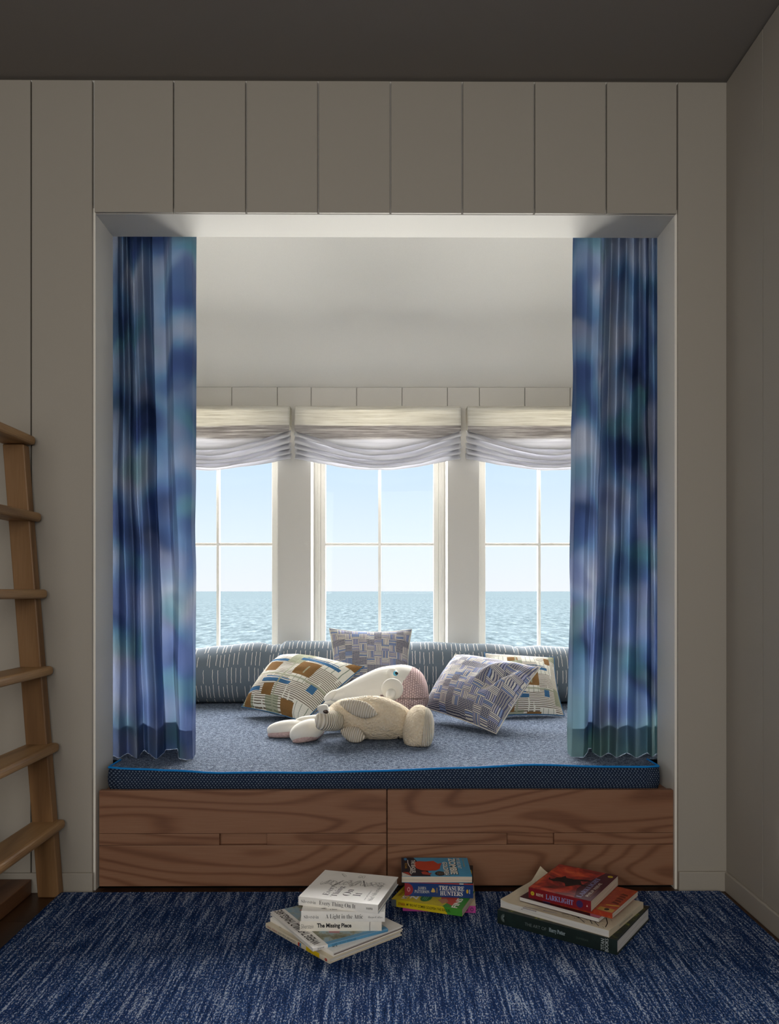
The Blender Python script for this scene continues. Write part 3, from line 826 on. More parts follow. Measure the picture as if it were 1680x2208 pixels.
# snout with its round eye on top
hp = [P(680, 1553, CY - .13), P(683, 1553, CY - .13), P(692, 1554, CY - .125), P(707, 1554, CY - .10), P(724, 1552, CY - .06)]
sn = body('snout', hp, [.006, .026, .036, .041, .044], M['cordA'], cr, 36, 6, .95, 110, 1, 0, 1, False)
ew = P(697, 1530, CY - .125)
rim = body('eye_hood', [ew + Vector((-.022, .0, .0)), ew + Vector((-.016, 0, .002)), ew, ew + Vector((.016, -.004, -.002)), ew + Vector((.017, -.004, -.002))], [.003, .015, .022, .018, .004], M['velour'], cr, 20, 4, 1, 1, 1, 0, 0, False)
ell('eye', ew + Vector((.008, -.014, -.004)), (Vector((.014, -.003, -.003)), Vector((.002, .010, 0)), Vector((0, 0, .010))), M['brown'], rim, n=16, rings=10, floor=False)
# upper flipper: corduroy leaf
def leaf(name, pxs, Y, wd, th, m, Y2=None, uf=90, tilt=0.5):
    (xa, ya), (xb, yb) = pxs
    A, B = P(xa, ya, Y), P(xb, yb, Y2 or Y); d = (B - A); n_ = d.cross(Vector((0, -1, 0))).normalized()
    s = (n_ * math.cos(tilt) + Vector((0, -1, 0)) * math.sin(tilt)); q = d.normalized().cross(s)
    v, uv, f = [], [], []
    NL, NK = 22, 24
    prof = lambda t: (math.sin(math.pi * min(1, t * 1.02 + .02)) ** .62) * (.72 + .38 * t if t < .6 else 1.0 - .0 * t) 
    for i in range(NL):
        t = i / (NL - 1); c = A + d * t; k_ = max(.01, prof(t))
        for k in range(NK):
            a = 2 * math.pi * k / NK
            p = c + s * math.cos(a) * wd * k_ + q * math.sin(a) * th * max(.01, k_) ** .7
            p.z = max(p.z, mtop(p.x, p.y) + .002)
            v.append(p); uv.append((t * uf, math.cos(a)))
    for i in range(NL - 1):
        for k in range(NK): f.append((i * NK + k, i * NK + (k + 1) % NK, (i + 1) * NK + (k + 1) % NK, (i + 1) * NK + k))
    f += [tuple(range(NK)), tuple(range((NL - 1) * NK, NL * NK))]
    return fixn(mesh(name, v, f, m, cr, uv, True))
leaf('flipper', ((733, 1515), (816, 1541)), CY - .082, .036, .020, M['cordA'], CY - .12, 17, .35)
leaf('flipper', ((735, 1576), (789, 1592)), CY - .075, .036, .024, M['cordA'], CY - .10, 12, .3)
# broad tail paddle
tp = P(899, 1570, CY - .08)
td = Vector((.020, -.006, -.004)); 
pad = ell('tail_paddle', tp, (Vector((-.008, -.080, -.068)), Vector((.056, -.012, .004)), Vector((-.006, .05, -.05))), M['sherpa'], cr, power=.8)
ell('tail_back', tp + Vector((.028, -.012, -.003)), (Vector((-.006, -.074, -.064)), Vector((.040, -.008, .002)), Vector((-.004, .046, -.046))), M['cordA'], cr, umul=6, power=.8)
ell('button', P(859, 1591, CY - .05), (Vector((.004, 0, 0)), Vector((0, .003, 0)), Vector((0, 0, .006))), M['black'], cr, n=10, rings=6)

# ================================================================== rug
g = G('rug_wool', 1, .05)
x, y, z = g.xyz()
wv = g.noise(g.vec(x * 330.0, y * 170.0), 1, 2, .6)
st = g.noise(g.vec(x * 110.0, y * 6.0), 1, 3, .65)
fl2 = g.noise(g.vec(x * 300.0, y * 110.0, 4.0), 1, 2, .6)
bgv = g.noise(g.vec(x * 14.0, y * 1.6), 1, 3, .6)
base = g.ramp(wv * .62 + st * .38, ((.36, '0f1935'), (.47, '1a3462'), (.56, '305389'), (.68, '6a89b8')))
base = g.mix(g.step(bgv, .42, .62) * .4, base, '1b3160')
col = g.mix(g.step(fl2 * .8 + st * .6 - .20, .52, .64) * .8, base, 'c6d0e0')
M['rug'] = g.done(col, wv + fl2 * .5, 1, .006)
RX0, RX1, RY0, RY1, RZ = -1.058, 1.102, -1.6, 2.612, .012
rug = thing('rug', ((RX0 + RX1) / 2, .5, 0), 'large flat-woven rug in flecked navy and denim blue on the wooden floor', 'rug')
v, f, uv = grid(60, 110, lambda a, b: Vector((RX0 + (RX1 - RX0) * a, RY0 + (RY1 - RY0) * b, RZ + .0008 * mnoise.noise(Vector((a * 40, b * 60, 1))))))
mesh('pile', v, f, M['rug'], rug, None, True)
boxes('backing', [(RX0 + .001, RX1 - .001, RY0 + .001, RY1 - .001, .0005, RZ - .0015)], M['rug'], rug)
for a, b in (((RX0, RY0), (RX0, RY1)), ((RX1, RY0), (RX1, RY1)), ((RX0, RY1), (RX1, RY1))):
    n_ = 160
    pts = [(a[0] + (b[0] - a[0]) * i / n_, a[1] + (b[1] - a[1]) * i / n_, .0068) for i in range(n_ + 1)]
    v, f = tube(pts, [.0062 + .0007 * (i % 2) for i in range(n_ + 1)], 8)
    mesh('binding', v, f, M['rug'], rug, None, True)

# ================================================================== ladder and bunk
lad = thing('ladder', (-1.13, 2.35, 0), 'oak ladder of wide treads leaning up to the left out of frame', 'ladder')
lean = -.115 / 1.483
def stile(y0, y1):
    zt_ = 1.478
    vs_ = []
    for z_ in (0.0005, zt_):
        s_ = lean * z_
        for xx, yy in ((-1.131, y0), (-1.061, y0), (-1.061, y1), (-1.131, y1)): vs_.append((xx + s_, yy, z_))
    bevel(mesh('stile', vs_, BOXF, M['oakv'], lad), .004)
stile(2.598, 2.638); stile(2.03, 2.07)
for k in range(6):
    zc_ = .2325 + .2525 * k
    s_ = lean * zc_
    o = boxes('tread', [(-1.140 + s_, -1.036 + s_, 2.034, 2.6375, zc_ - .015, zc_ + .015)], M['oak'], lad); bevel(o, .011, 3)
bunk = thing('platform', (-1.5, 2.0, 0), 'low dark wooden platform on the floor beyond the ladder', 'platform')
bevel(boxes('base_rail', [(-1.60, -1.165, 1.2, 2.632, .001, .050)], M['darkw'], bunk), .003)
bevel(boxes('post', [(-1.40, -1.30, 2.585, 2.632, .050, .21)], M['darkw'], bunk), .003)
bevel(boxes('post', [(-1.56, -1.45, 2.545, 2.59, .050, .21)], M['darkw'], bunk), .003)
bevel(boxes('top_board', [(-2.2, -1.29, 1.2, 2.632, .21, .24)], M['darkw'], bunk), .003)

# ================================================================== books
M['page'] = None
g = G('page_edges', .9, .1); x, y, z = g.xyz()
ln = g.noise(g.vec(x * 6.0, y * 6.0, z * 1400.0), 1, 2)
M['page'] = g.done(g.ramp(ln, ((.35, 'b7aa96'), (.55, 'd9cfbf'))), ln, .3, .0005)
g = G('page_edges_white', .9, .1); x, y, z = g.xyz()
ln = g.noise(g.vec(x * 6.0, y * 6.0, z * 1400.0), 1, 2)
M['pagew'] = g.done(g.ramp(ln, ((.35, 'b9b8b6'), (.55, 'dcdad6'))), ln, .3, .0005)
_pm = {}
def ink(c, rough=.45, spec=.3):
    if (c, rough) not in _pm: _pm[(c, rough)] = plain('print_' + c, c, rough, spec)
    return _pm[(c, rough)]
def serif(s, italic=False):
    U_, l_ = (0x1D468, 0x1D482) if italic else (0x1D400, 0x1D41A)
    return ''.join(chr(U_ + ord(c) - 65) if 'A' <= c <= 'Z' else chr(l_ + ord(c) - 97) if 'a' <= c <= 'z' else c for c in s)

class Book:
    def __init__(s, name, label, fl, rot, w, d, t, z0, cover, pages='page', hard=True, warp=None, sr=None, group=None, wear=0):
        s.a = R(rot); s.w, s.d, s.t, s.z0, s.warp = w, d, t, z0, warp
        s.fl = Vector((fl[0], fl[1], z0))
        s.sr = (.0010 if hard else 0) if sr is None else sr
        c = s.L(w / 2, d / 2, 0)
        s.root = thing(name, (c.x, c.y, z0), label, 'book', group)
        bt = .0026 if hard else .0008; ov = .0032 if hard else .0003
        s.bt = bt
        nx, ny = (26, 26) if warp else (6, 6)
        outer, inner = [], []
        for i in range(ny + 1): y = d - d * i / ny; outer.append((y, 0)); inner.append((max(y, bt), bt))
        for i in range(1, 8):
            q = i / 8; outer.append((-s.sr * math.sin(math.pi * q), t * q)); inner.append((bt - s.sr * math.sin(math.pi * q) * .8, bt + (t - 2 * bt) * q))
        for i in range(ny + 1): y = d * i / ny; outer.append((y, t)); inner.append((max(y, bt), t - bt))
        m = len(outer); v, f = [], []
        for i in range(nx + 1):
            for y, z in outer: v.append(s.L(w * i / nx, y, z))
            for y, z in inner: v.append(s.L(w * i / nx, y, z))
        K = 2 * m
        for i in range(nx):
            a, b = i * K, (i + 1) * K
            for k in range(m - 1):
                f.append((a + k, b + k, b + k + 1, a + k + 1)); f.append((a + m + k, a + m + k + 1, b + m + k + 1, b + m + k))
            f.append((a, a + m, b + m, b)); f.append((a + m - 1, b + m - 1, b + K - 1, a + K - 1))
        for i in (0, nx):
            a = i * K
            for k in range(m - 1): f.append((a + k, a + k + 1, a + m + k + 1, a + m + k))
        fixn(mesh('cover', v, f, cover, s.root))
        x0, x1, y0, y1, h0, h1 = ov, w - ov, bt + .0002, d - ov, bt + .0001, t - bt - .0001
        v, f = [], []
        nz = 3
        def put(fn, n1, n2):
            b = len(v)
            for j in range(n2 + 1):
                for i in range(n1 + 1): v.append(s.L(*fn(i / n1, j / n2)))
            for j in range(n2):
                for i in range(n1): q = b + j * (n1 + 1) + i; f.append((q, q + 1, q + n1 + 2, q + n1 + 1))
        X = lambda a: x0 + (x1 - x0) * a
        Y = lambda a: y0 + (y1 - y0) * a
        H = lambda a: h0 + (h1 - h0) * a
        put(lambda a, b: (X(a), Y(b), h1), nx, ny); put(lambda a, b: (X(a), Y(b), h0), nx, ny)
        put(lambda a, b: (X(a), y1 - (.002 * math.sin(math.pi * b) if hard else 0), H(b)), nx, nz); put(lambda a, b: (X(a), y0, H(b)), nx, nz)
        put(lambda a, b: (x0, Y(a), H(b)), ny, nz); put(lambda a, b: (x1, Y(a), H(b)), ny, nz)
        fixn(mesh('page_block', v, f, M[pages], s.root))
        s.lay = 0
    def L(s, x, y, z):
        if s.warp: z = z + s.warp(x / s.w, y / s.d) * (z / s.t)
        return s.fl + Vector((x * math.cos(s.a) - y * math.sin(s.a), x * math.sin(s.a) + y * math.cos(s.a), z))
    def at(s, face, u, v, e):
        """u, v in metres on that face"""
        if face == 'top': return s.L(u, v, s.t + e)
        if face == 'spine': return s.L(u, -s.sr * math.sin(math.pi * min(1, max(0, v / s.t))) - e, v)
        if face == 'right': return s.L(s.w + e, u, v)
        if face == 'fore': return s.L(u, s.d + e, v)
    def size(s, face): return {'top': (s.w, s.d), 'spine': (s.w, s.t), 'right': (s.d, s.t), 'fore': (s.w, s.t)}[face]
    def text(s, face, body, cu, cv, lu, lv, c, turn=0, font='sans', off=0, shear=0, name='lettering', lay=3):
        """centre (cu, cv) and length x height (lu, lv) as fractions of the face; turn = quarter turns"""
        W, H = s.size(face)
        cd = bpy.data.curves.new('lettering', 'FONT')
        cd.body = serif(body) if font == 'serif' else serif(body, True) if font == 'italic' else body
        cd.offset = off; cd.shear = shear; cd.resolution_u = 3; cd.align_x = 'CENTER'; cd.space_line = .82
        o = bpy.data.objects.new('lettering', cd); COL.objects.link(o)
        dg = bpy.context.evaluated_depsgraph_get()
        me = bpy.data.meshes.new_from_object(o.evaluated_get(dg), depsgraph=dg)
        bpy.data.objects.remove(o); bpy.data.curves.remove(cd)
        if not me.vertices: return
        xs_ = [q.co.x for q in me.vertices]; ys_ = [q.co.y for q in me.vertices]
        bx_, by_ = (min(xs_) + max(xs_)) / 2, (min(ys_) + max(ys_)) / 2; bw, bh = max(xs_) - min(xs_), max(ys_) - min(ys_)
        if turn % 2: tw, th_ = lu * H, lv * W
        else: tw, th_ = lu * W, lv * H
        v = []
        for q in me.vertices:
            a, b = (q.co.x - bx_) / bw * tw, (q.co.y - by_) / bh * th_
            for _ in range(turn): a, b = -b, a
            v.append(s.at(face, cu * W + a, cv * H + b, .00012 * lay))
        f = [tuple(p.vertices) for p in me.polygons]
        bpy.data.meshes.remove(me)
        mesh(name, v, f, ink(c), s.root)
    def poly(s, face, pts, c, name='cover_panel', lay=1, mat=None, sub=1):
        W, H = s.size(face)
        v = [s.at(face, a * W, b * H, .00012 * lay) for a, b in pts]
        mesh(name, v, [tuple(range(len(v)))], mat or ink(c), s.root)
    def rect(s, face, u0, u1, v0, v1, c, name='cover_panel', lay=1, mat=None, n=8):
        W, H = s.size(face); v, f, uv = grid(n + 1, n + 1, lambda a, b: s.at(face, (u0 + (u1 - u0) * a) * W, (v0 + (v1 - v0) * b) * H, .00012 * lay))
        mesh(name, v, f, mat or ink(c), s.root, uv)
    def disc(s, face, cu, cv, ru, rv, c, name='emblem', lay=2, n=24, jag=0):
        s.poly(face, [(cu + ru * math.cos(2 * math.pi * i / n) * (1 - jag * (i % 2)), cv + rv * math.sin(2 * math.pi * i / n) * (1 - jag * (i % 2))) for i in range(n)], c, name, lay)
    def stroke(s, face, lines, wd, c, name='cover_print', lay=2):
        W, H = s.size(face); v, f = [], []
        for ln_ in lines:
            p = [Vector((a * W, b * H)) for a, b in ln_]
            b0 = len(v)
            for i, q in enumerate(p):
                t = (p[min(i + 1, len(p) - 1)] - p[max(i - 1, 0)]); t = t.normalized() if t.length > 0 else Vector((1, 0))
                n_ = Vector((-t.y, t.x)) * wd / 2
                v.append(s.at(face, q.x + n_.x, q.y + n_.y, .00012 * lay)); v.append(s.at(face, q.x - n_.x, q.y - n_.y, .00012 * lay))
            for i in range(len(p) - 1): f.append((b0 + 2 * i, b0 + 2 * i + 1, b0 + 2 * i + 3, b0 + 2 * i + 2))
        mesh(name, v, f, ink(c), s.root)
def from_fr(fr, rot, w): return (fr[0] - w * math.cos(R(rot)), fr[1] - w * math.sin(R(rot)))
def paper(name, c, r=.4, spec=.35, c2=None, sc=25):
    g = G(name, r, spec); x, y, z = g.xyz(); n = g.noise(g.vec(x, y, z), sc, 4, .65)
    return g.done(g.mix(g.step(n, .45, .7) * .5, lin(c), lin(c2) if c2 else tuple(q * .9 for q in lin(c))))
def scribble(cx, cy, rx, ry, n, r_):
    a0 = r_.uniform(0, 6.28); out = []
    k1, k2 = r_.uniform(1, 3), r_.uniform(1.5, 4)
    for i in range(n):
        t = i / (n - 1)
        out.append((cx + rx * math.sin(k1 * 6.28 * t + a0) * (.5 + .5 * t), cy + ry * math.cos(k2 * 5 * t + a0 * 1.7)))
    return out
RZB = RZ + .0012
GB1, GB2, GB3 = 'books in the white-covered stack', 'paperbacks stacked against the drawer', 'books in the stack with the red paperback'
whitec = paper('white_jacket', 'f6f4ef', .35)
# --- left stack, bottom up
b = Book('picture_book', 'cream picture book with yellow block on its spine at the bottom of the white stack', from_fr((-.147, 2.107), -48.5, .305), -48.5, .305, .262, .0134, RZB, paper('cream_cover', 'ddd3bd', .5), 'pagew', group=GB1)
b.text('spine', 'Beaty / Roberts', .12, .5, .17, .5, 'a03028', font='serif', off=-.01)
b.text('spine', 'IGGY PECK, ARCHITECT', .36, .5, .28, .45, '2a2622')
b.rect('spine', .535, .56, .1, .9, 'b8402c', 'colour_block'); b.rect('spine', .56, .585, .1, .9, '3a78a8', 'colour_block')
b.rect('spine', .66, .86, .02, .98, 'd9b91a', 'colour_block'); b.disc('spine', .955, .5, .018, .3, 'b03a2e')
r_ = random.Random(3)
b.stroke('top', [scribble(.16 + .05 * i, .10 + .02 * i, .05, .05, 30, r_) for i in range(3)], .0008, '4a4640')
z_ = RZB + .0137
b = Book('picture_book', 'white hardcover with dark brown endpapers second from the bottom of the white stack', from_fr((-.137, 2.119), -48.5, .302), -48.5, .302, .252, .0118, z_, whitec, 'pagew', group=GB1)
for q in ((b.bt, b.bt + .0016), (b.t - b.bt - .0016, b.t - b.bt)):
    v = [b.L(xx, yy, zz_) for zz_ in q for xx, yy in ((.004, .003), (b.w - .0028, .003), (b.w - .0028, b.d - .003), (.004, b.d - .003))]
    mesh('endpaper', v, BOXF, ink('4a2a24', .8), b.root)
b.text('top', 'By SHEL SILVERSTEIN', .90, .40, .66, .062, '2b2826', 1, off=.02)
z_ += .0121
b = Book('picture_book', 'landscape picture book with white title band and blue picture lying askew in the white stack', (-.192, 2.122), 31.5, .235, .283, .009, z_, paper('white_board', 'f4f2ee', .4), 'pagew', group=GB1)
g = G('picture_print', .45, .3); x, y, z = g.xyz(); n = g.noise(g.vec(x, y, z), 14, 4, .65, .6); n2 = g.noise(g.vec(x, y, z), 90, 3, .7)
pic = g.done(g.ramp(n * .75 + n2 * .25, ((.32, '4d5344'), (.46, '8f9078'), (.54, '9fb4bb'), (.66, '7fa7c0'))))
b.rect('top', .19, 1, .055, 1, '', 'picture', 1, pic)
b.rect('top', .19, 1, 0, .055, '5f9cc4', 'colour_block', 1)
b.rect('spine', .19, 1, .02, .98, '5f9cc4', 'colour_block', 1)
b.text('top', 'WHERE THE WILD THINGS ARE', .095, .52, .93, .105, '161412', 1, off=.018)
b.text('spine', 'SENDAK', .10, .5, .09, .5, '3a3836'); b.text('spine', 'WHERE THE WILD THINGS ARE', .40, .5, .32, .42, '1f3c52')
b.poly('top', [(.36, .80), (.48, .78), (.58, .86), (.66, .84), (.62, .93), (.50, .95), (.44, .99), (.40, .90), (.33, .88)], 'b98078', 'picture_patch', 2)
b.poly('top', [(.34, .22), (.44, .16), (.52, .24), (.50, .38), (.42, .34)], 'b5868a', 'picture_patch', 2)
z_ += .0093
b = Book('hardcover_book', 'thin-titled white hardcover third from the top of the white stack, black line across its spine', (-.238, 2.228), 0.2, .229, .19, .0278, z_, paper('ivory_jacket', 'f0ece2', .4), 'pagew', group=GB1)
b.text('spine', 'Silverstein', .09, .50, .155, .44, '2b2a2c', shear=.3, off=-.012)
b.text('spine', 'The Missing Piece', .42, .52, .42, .56, '12141c', off=.035)
b.stroke('spine', [[(.855, 0.03), (.853, .5), (.857, .97)]], .0012, '26242a')
z_ += .0281
b = Book('hardcover_book', 'white hardcover second from the top of the white stack, pushed squarely under the top one', (-.234, 2.227), -1.2, .234, .2, .0278, z_, whitec, 'pagew', group=GB1)
b.text('spine', 'Silverstein', .12, .47, .175, .36, '2b2a2c', font='serif', off=-.018)
b.text('spine', 'A Light in the Attic', .515, .47, .445, .56, '1a191c', font='serif', off=-.012)
b.text('spine', 'HarperCollins', .885, .45, .175, .28, '2b2a2c', font='italic', off=-.02)
b.text('top', 'A Light', .27, .22, .30, .09, '1a191c', 1, 'serif'); b.text('top', 'in the Attic', .38, .26, .40, .09, '1a191c', 1, 'serif')
z_ += .0281
b = Book('hardcover_book', 'white hardcover with a line drawing on its cover on top of the white stack', from_fr((-.019, 2.208), -15.5, .236), -15.5, .236, .224, .0245, z_, whitec, 'pagew', group=GB1)
b.text('spine', 'Silverstein', .13, .52, .185, .38, '2b2a2c', font='serif', off=-.018)
b.text('spine', 'Every Thing On It', .495, .50, .455, .62, '1a191c', font='serif', off=-.014)
b.text('spine', 'HARPER', .895, .5, .08, .22, '222222', font='serif')
for s_, u_, v0, v1 in (('Every', .305, .13, .46), ('Thing', .415, .11, .47), ('On', .54, .18, .40), ('It', .67, .20, .31)):
    b.text('top', s_, u_, (v0 + v1) / 2, v1 - v0, .098, '161518', 1, 'serif', off=-.012)
b.text('top', 'poems and drawings by', .80, .27, .34, .028, '3c3a3c', 1, 'serif', off=-.02)
b.text('top', 'Shel Silverstein', .865, .36, .54, .060, '2a282a', 1, 'serif', off=-.02)
r_ = random.Random(11)
b.stroke('top', [scribble(.16 + .70 * i / 13, .62 + .03 * r_.uniform(-1, 1) + .12 * (i / 13 - .5), .055, .10 * r_.uniform(.6, 1.2), 46, r_) for i in range(14)] +
         [scribble(.30 + .25 * i, .87, .05, .05, 24, r_) for i in range(2)], .0007, '2c2a2c')
b.rect('right', .0, 1, .0, .06, '1f6f9c', 'jacket_flap', 1)

# --- middle stack, bottom up
b = Book('hardcover_book', 'pink-spined book with a cream-edged black cover at the bottom of the stack by the drawer', (.055, 2.455), -4.5, .224, .198, .0215, RZB, paper('pink_cover', 'b64592', .45), group=GB2, hard=False)
b.rect('top', 0, .86, 0.05, 1, '17161c', 'cover_panel', 1); b.rect('top', .86, 1, 0, 1, 'd3c8b2', 'cover_border', 1); b.rect('top', 0, .86, 0, .05, 'd3c8b2', 'cover_border', 1)
b.text('spine', 'NG  O', .89, .5, .16, .56, '2d1c44', off=.02)
b.stroke('top', [[(.72, .3), (.8, .5), (.84, .62)]], .0008, '8c8a90')
z_ = RZB + .0218
yel = paper('yellow_cover', 'c9b41c', .35)
b = Book('paperback_book', 'yellow and green paperback turned askew below the blue book by the drawer', from_fr((.229, 2.358), -21, .224), -21, .224, .150, .0215, z_, yel, group=GB2, hard=False)
b.poly('top', [(.72, 0), (1, 0), (1, 1), (.90, 1), (.80, .5)], '3a8a2c', 'colour_block', 1)
b.poly('spine', [(.80, 0), (1, 0), (1, 1), (.74, 1)], '3f8a2e', 'colour_block', 1)
b.rect('spine', 0, .07, 0, .98, '5f6a70', 'colour_block', 1)
b.text('spine', 'O’HARA', .15, .5, .10, .42, '8c2a1c', off=.02)
b.text('spine', 'MY BIG FAT ZOMBIE GOLDFISH: THE SEAQUEL', .53, .5, .62, .42, '1c2410', off=.012)
b.text('top', 'NEW YORK TIMES', .06, .60, .75, .045, '8c2a1c', 1)
b.text('top', 'MY BIG FAT', .155, .50, .80, .085, 'e9e6d8', 1, off=.03)
b.text('top', 'ZOMBIE', .275, .62, .95, .11, 'f0ede2', 1, off=.04)
b.disc('top', .435, .30, .082, .21, '2c7030', 'seal', 2, 40, .14)
for q in range(3): b.rect('top', .40 + .025 * q, .408 + .025 * q, .20, .40, '8fb889', 'seal_lettering', 3, n=1)
b.poly('top', [(.58, .62), (.66, .28), (.74, .20), (.84, .10), (.90, .30), (.86, .52), (.80, .66), (.70, .60), (.66, .72)], 'c04630', 'picture_patch', 2)
b.poly('top', [(.60, .30), (.70, .12), (.76, .26), (.70, .42)], 'b07a58', 'picture_patch', 3)
b.text('top', 'FINS', .885, .26, .50, .085, 'f4f1e6', 1, off=.03, lay=4)
z_ += .0218
b = Book('paperback_book', 'thick blue book with a red disc on its spine in the stack by the drawer', (.061, 2.463), -6, .211, .176, .0405, z_, paper('navy_cover', '1c3a74', .35), group=GB2, hard=False)
b.poly('spine', [(0, .02)] + [(.02 + .105 * math.cos(a_), .5 + .5 * math.sin(a_)) for a_ in [R(q) for q in range(-75, 80, 12)]] + [(0, .98)], '8e2a36', 'emblem', 1)
b.disc('spine', .06, .5, .028, .22, 'c98a90', 'emblem', 2, 22, .35); b.disc('spine', .06, .5, .012, .10, '8e2a36', 'emblem', 3)
b.text('spine', 'JAMES\nPATTERSON', .255, .5, .215, .50, 'd9d6cc', font='serif', off=-.01)
b.poly('spine', [(.385, .36), (.41, .68), (.435, .60), (.45, .36)], 'c8a860', 'emblem', 2); b.disc('spine', .418, .44, .03, .12, '8a6a3c', 'emblem', 1)
b.rect('spine', .468, .478, .3, .7, '9c8450', 'emblem', 2, n=1)
b.text('spine', 'TREASURE\nHUNTERS', .685, .5, .365, .74, 'e6e3da', font='serif', off=.0)
b.disc('spine', .915, .5, .016, .16, 'c8a030', 'emblem', 2); b.rect('spine', .94, .955, .32, .66, '8fa0c0', 'emblem', 2, n=1)
b.rect('top', .0, 1, .0, .06, 'b8262c', 'colour_block', 1); b.rect('top', .80, .86, .0, .06, 'd8d6d0', 'colour_block', 2); b.rect('top', .92, 1, .06, 1, '15161c', 'colour_block', 2)
b.disc('top', .965, .62, .02, .14, 'c8a41c', 'emblem', 3)
z_ += .0408
b = Book('paperback_book', 'paperback with bright blue and orange cover topping the stack by the drawer', (.272, 2.632), 179.2, .2175, .172, .0195, z_, paper('cyan_cover', '3c9cc8', .3), group=GB2, hard=False)
# seen from the room the spine is at the back: u runs right to left
b.poly('top', [(1, 0), (.82, 0), (.70, .45), (.62, .72), (.585, 1), (1, 1)], '171a2a', 'colour_block', 1)
b.poly('top', [(.995, .80), (.995, .995), (.86, .995)], 'd8d2c6', 'corner_flash', 2); b.poly('top', [(.985, .79), (.90, .80), (.86, .99)], 'b23a28', 'corner_flash', 3)
b.poly('top', [(.80, .25), (.74, .20), (.64, .22), (.52, .18), (.46, .34), (.40, .30), (.43, .48), (.44, .60), (.50, .70), (.60, .72), (.70, .70), (.78, .60), (.82, .42)], 'c4442a', 'picture_patch', 3)
b.poly('top', [(.72, .78), (.66, .74), (.60, .84), (.56, .82), (.60, .94), (.70, .90)], 'a83a2c', 'picture_patch', 3)
b.disc('top', .45, .86, .078, .125, '241c18', 'seal', 3, 36, .14)
for q in range(4): b.rect('top', .41 + .022 * q, .418 + .022 * q, .80, .92, 'b06a3c' if q == 2 else '7a736a', 'seal_lettering', 4, n=1)
b.text('top', 'ZOMBIE', .245, .47, .86, .105, 'f0ede2', 1, off=.035, lay=5)
b.text('top', 'ZOMBIE', .238, .48, .88, .112, '1a2430', 1, off=.05, lay=4)
b.text('top', 'GOLDFISH', .355, .60, .70, .075, 'e6e3d8', 1, off=.035, lay=5); b.text('top', 'GOLDFISH', .349, .605, .72, .082, '1a2430', 1, off=.05, lay=4)
b.text('top', 'MY BIG FAT', .150, .32, .56, .055, 'dcdad0', 1, off=.02, lay=4)
b.text('top', 'MO O’HARA', .075, .30, .45, .022, 'c8a430', 1, lay=4)
b.text('top', 'THE SEAQUEL', .832, .50, .70, .070, 'f2efe6', 1, off=.02, lay=4)
b.stroke('top', [[(.905, .14), (.905, .3), (.895, .42), (.87, .55), (.865, .7), (.88, .80), (.86, .9)]], .0022, 'ece9e0', 'wavy_line', 3)
b.text('top', 'MO O’HARA', .935, .46, .28, .035, 'c8962c', 1, lay=4)
b.disc('top', .94, .09, .024, .07, '2f7fb4', 'emblem', 2)

# --- right stack, bottom up
dk = paper('dark_green_jacket', '1b2624', .38, .35, '223330')
b = Book('hardcover_book', 'large dark green hardcover at the bottom of the stack under the red paperback', from_fr((.629, 2.153), -35.5, .362), -35.5, .362, .285, .0400, RZB, dk, 'pagew', group=GB3)
g = G('leafy_print', .4, .3); x, y, z = g.xyz(); n = g.noise(g.vec(x, y, z), 38, 5, .7, .4)
lf = g.done(g.ramp(n, ((.50, '18211c'), (.58, '3c451c'), (.66, '8a8a2c'))))
b.rect('top', .05, .985, .02, .985, '', 'picture', 1, lf)
b.text('top', 'TITAN', .86, .42, .10, .03, 'a03a30', 0, lay=3)
b.text('spine', 'THE ART OF', .34, .50, .185, .22, '6b7676')
b.text('spine', 'Harry Potter', .522, .50, .135, .36, '9fb0b8', font='serif', off=.0)
b.text('spine', 'SUMERAK', .73, .48, .10, .14, '46524f')
b.text('spine', 'TITAN\nBOOKS', .905, .50, .88, .058, 'b9c2c4', 1)
for q in range(16):
    a_ = math.pi * (.5 + q / 15); b.stroke('spine', [[(.062 + .008 * math.cos(a_), .5 + .09 * math.sin(a_)), (.062 + .030 * math.cos(a_), .5 + .30 * math.sin(a_))]], .0007, '7f8c8c', 'emblem')
z_ = RZB + .0403
def curl(a, c):
    k = max(0, (c - .90) / .10); k2 = max(0, (a + c - 1.76) / .24)
    return .005 * k * k + .030 * k2 ** 1.2 - .0012 * math.sin(a * 7) ** 2
b = Book('paperback_book', 'floppy cream paperback with curled cover corner and faint title under the red paperback', (.612, 2.170), 51.5, .255, .340, .019, z_, paper('worn_cream_cover', 'd3c6ae', .6, .2), 'pagew', hard=False, warp=curl, group=GB3)
b.text('top', 'IT’S A\nMAGICAL', .20, .62, .56, .30, '9a94a0', 2, 'serif', off=-.02, name='faint_lettering')
r_ = random.Random(5)
br = [[(.04, .10), (.12, .16), (.22, .17)], [(.05, .16), (.16, .22), (.28, .24)], [(.03, .22), (.12, .30), (.14, .40), (.22, .46), (.24, .52)], [(.10, .30), (.2, .33)], [(.14, .40), (.10, .45)], [(.06, .05), (.18, .07), (.3, .12)]]
b.stroke('top', br, .0026, '1a1816', 'branch_print', 3)
b.stroke('top', [[(u_, v_), (u_ + .04 * r_.uniform(-1, 1), v_ + .035 * r_.uniform(-1, 1))] for u_, v_ in [(r_.uniform(.06, .40), r_.uniform(.06, .42)) for _ in range(70)]], .0008, '2c2a26', 'branch_print', 2)
b.stroke('spine', [[(.28 + .03 * q, .5), (.297 + .03 * q, .5)] for q in range(13)], .006, '8c8478', 'worn_lettering')
z_ += .0199
b = Book('paperback_book', 'thin maroon and pink paperback peeking out under the orange one in the red stack', (.714, 2.365), 141, .250, .185, .0120, z_, paper('maroon_cover', '4a2530', .4), 'pagew', hard=False, group=GB3)
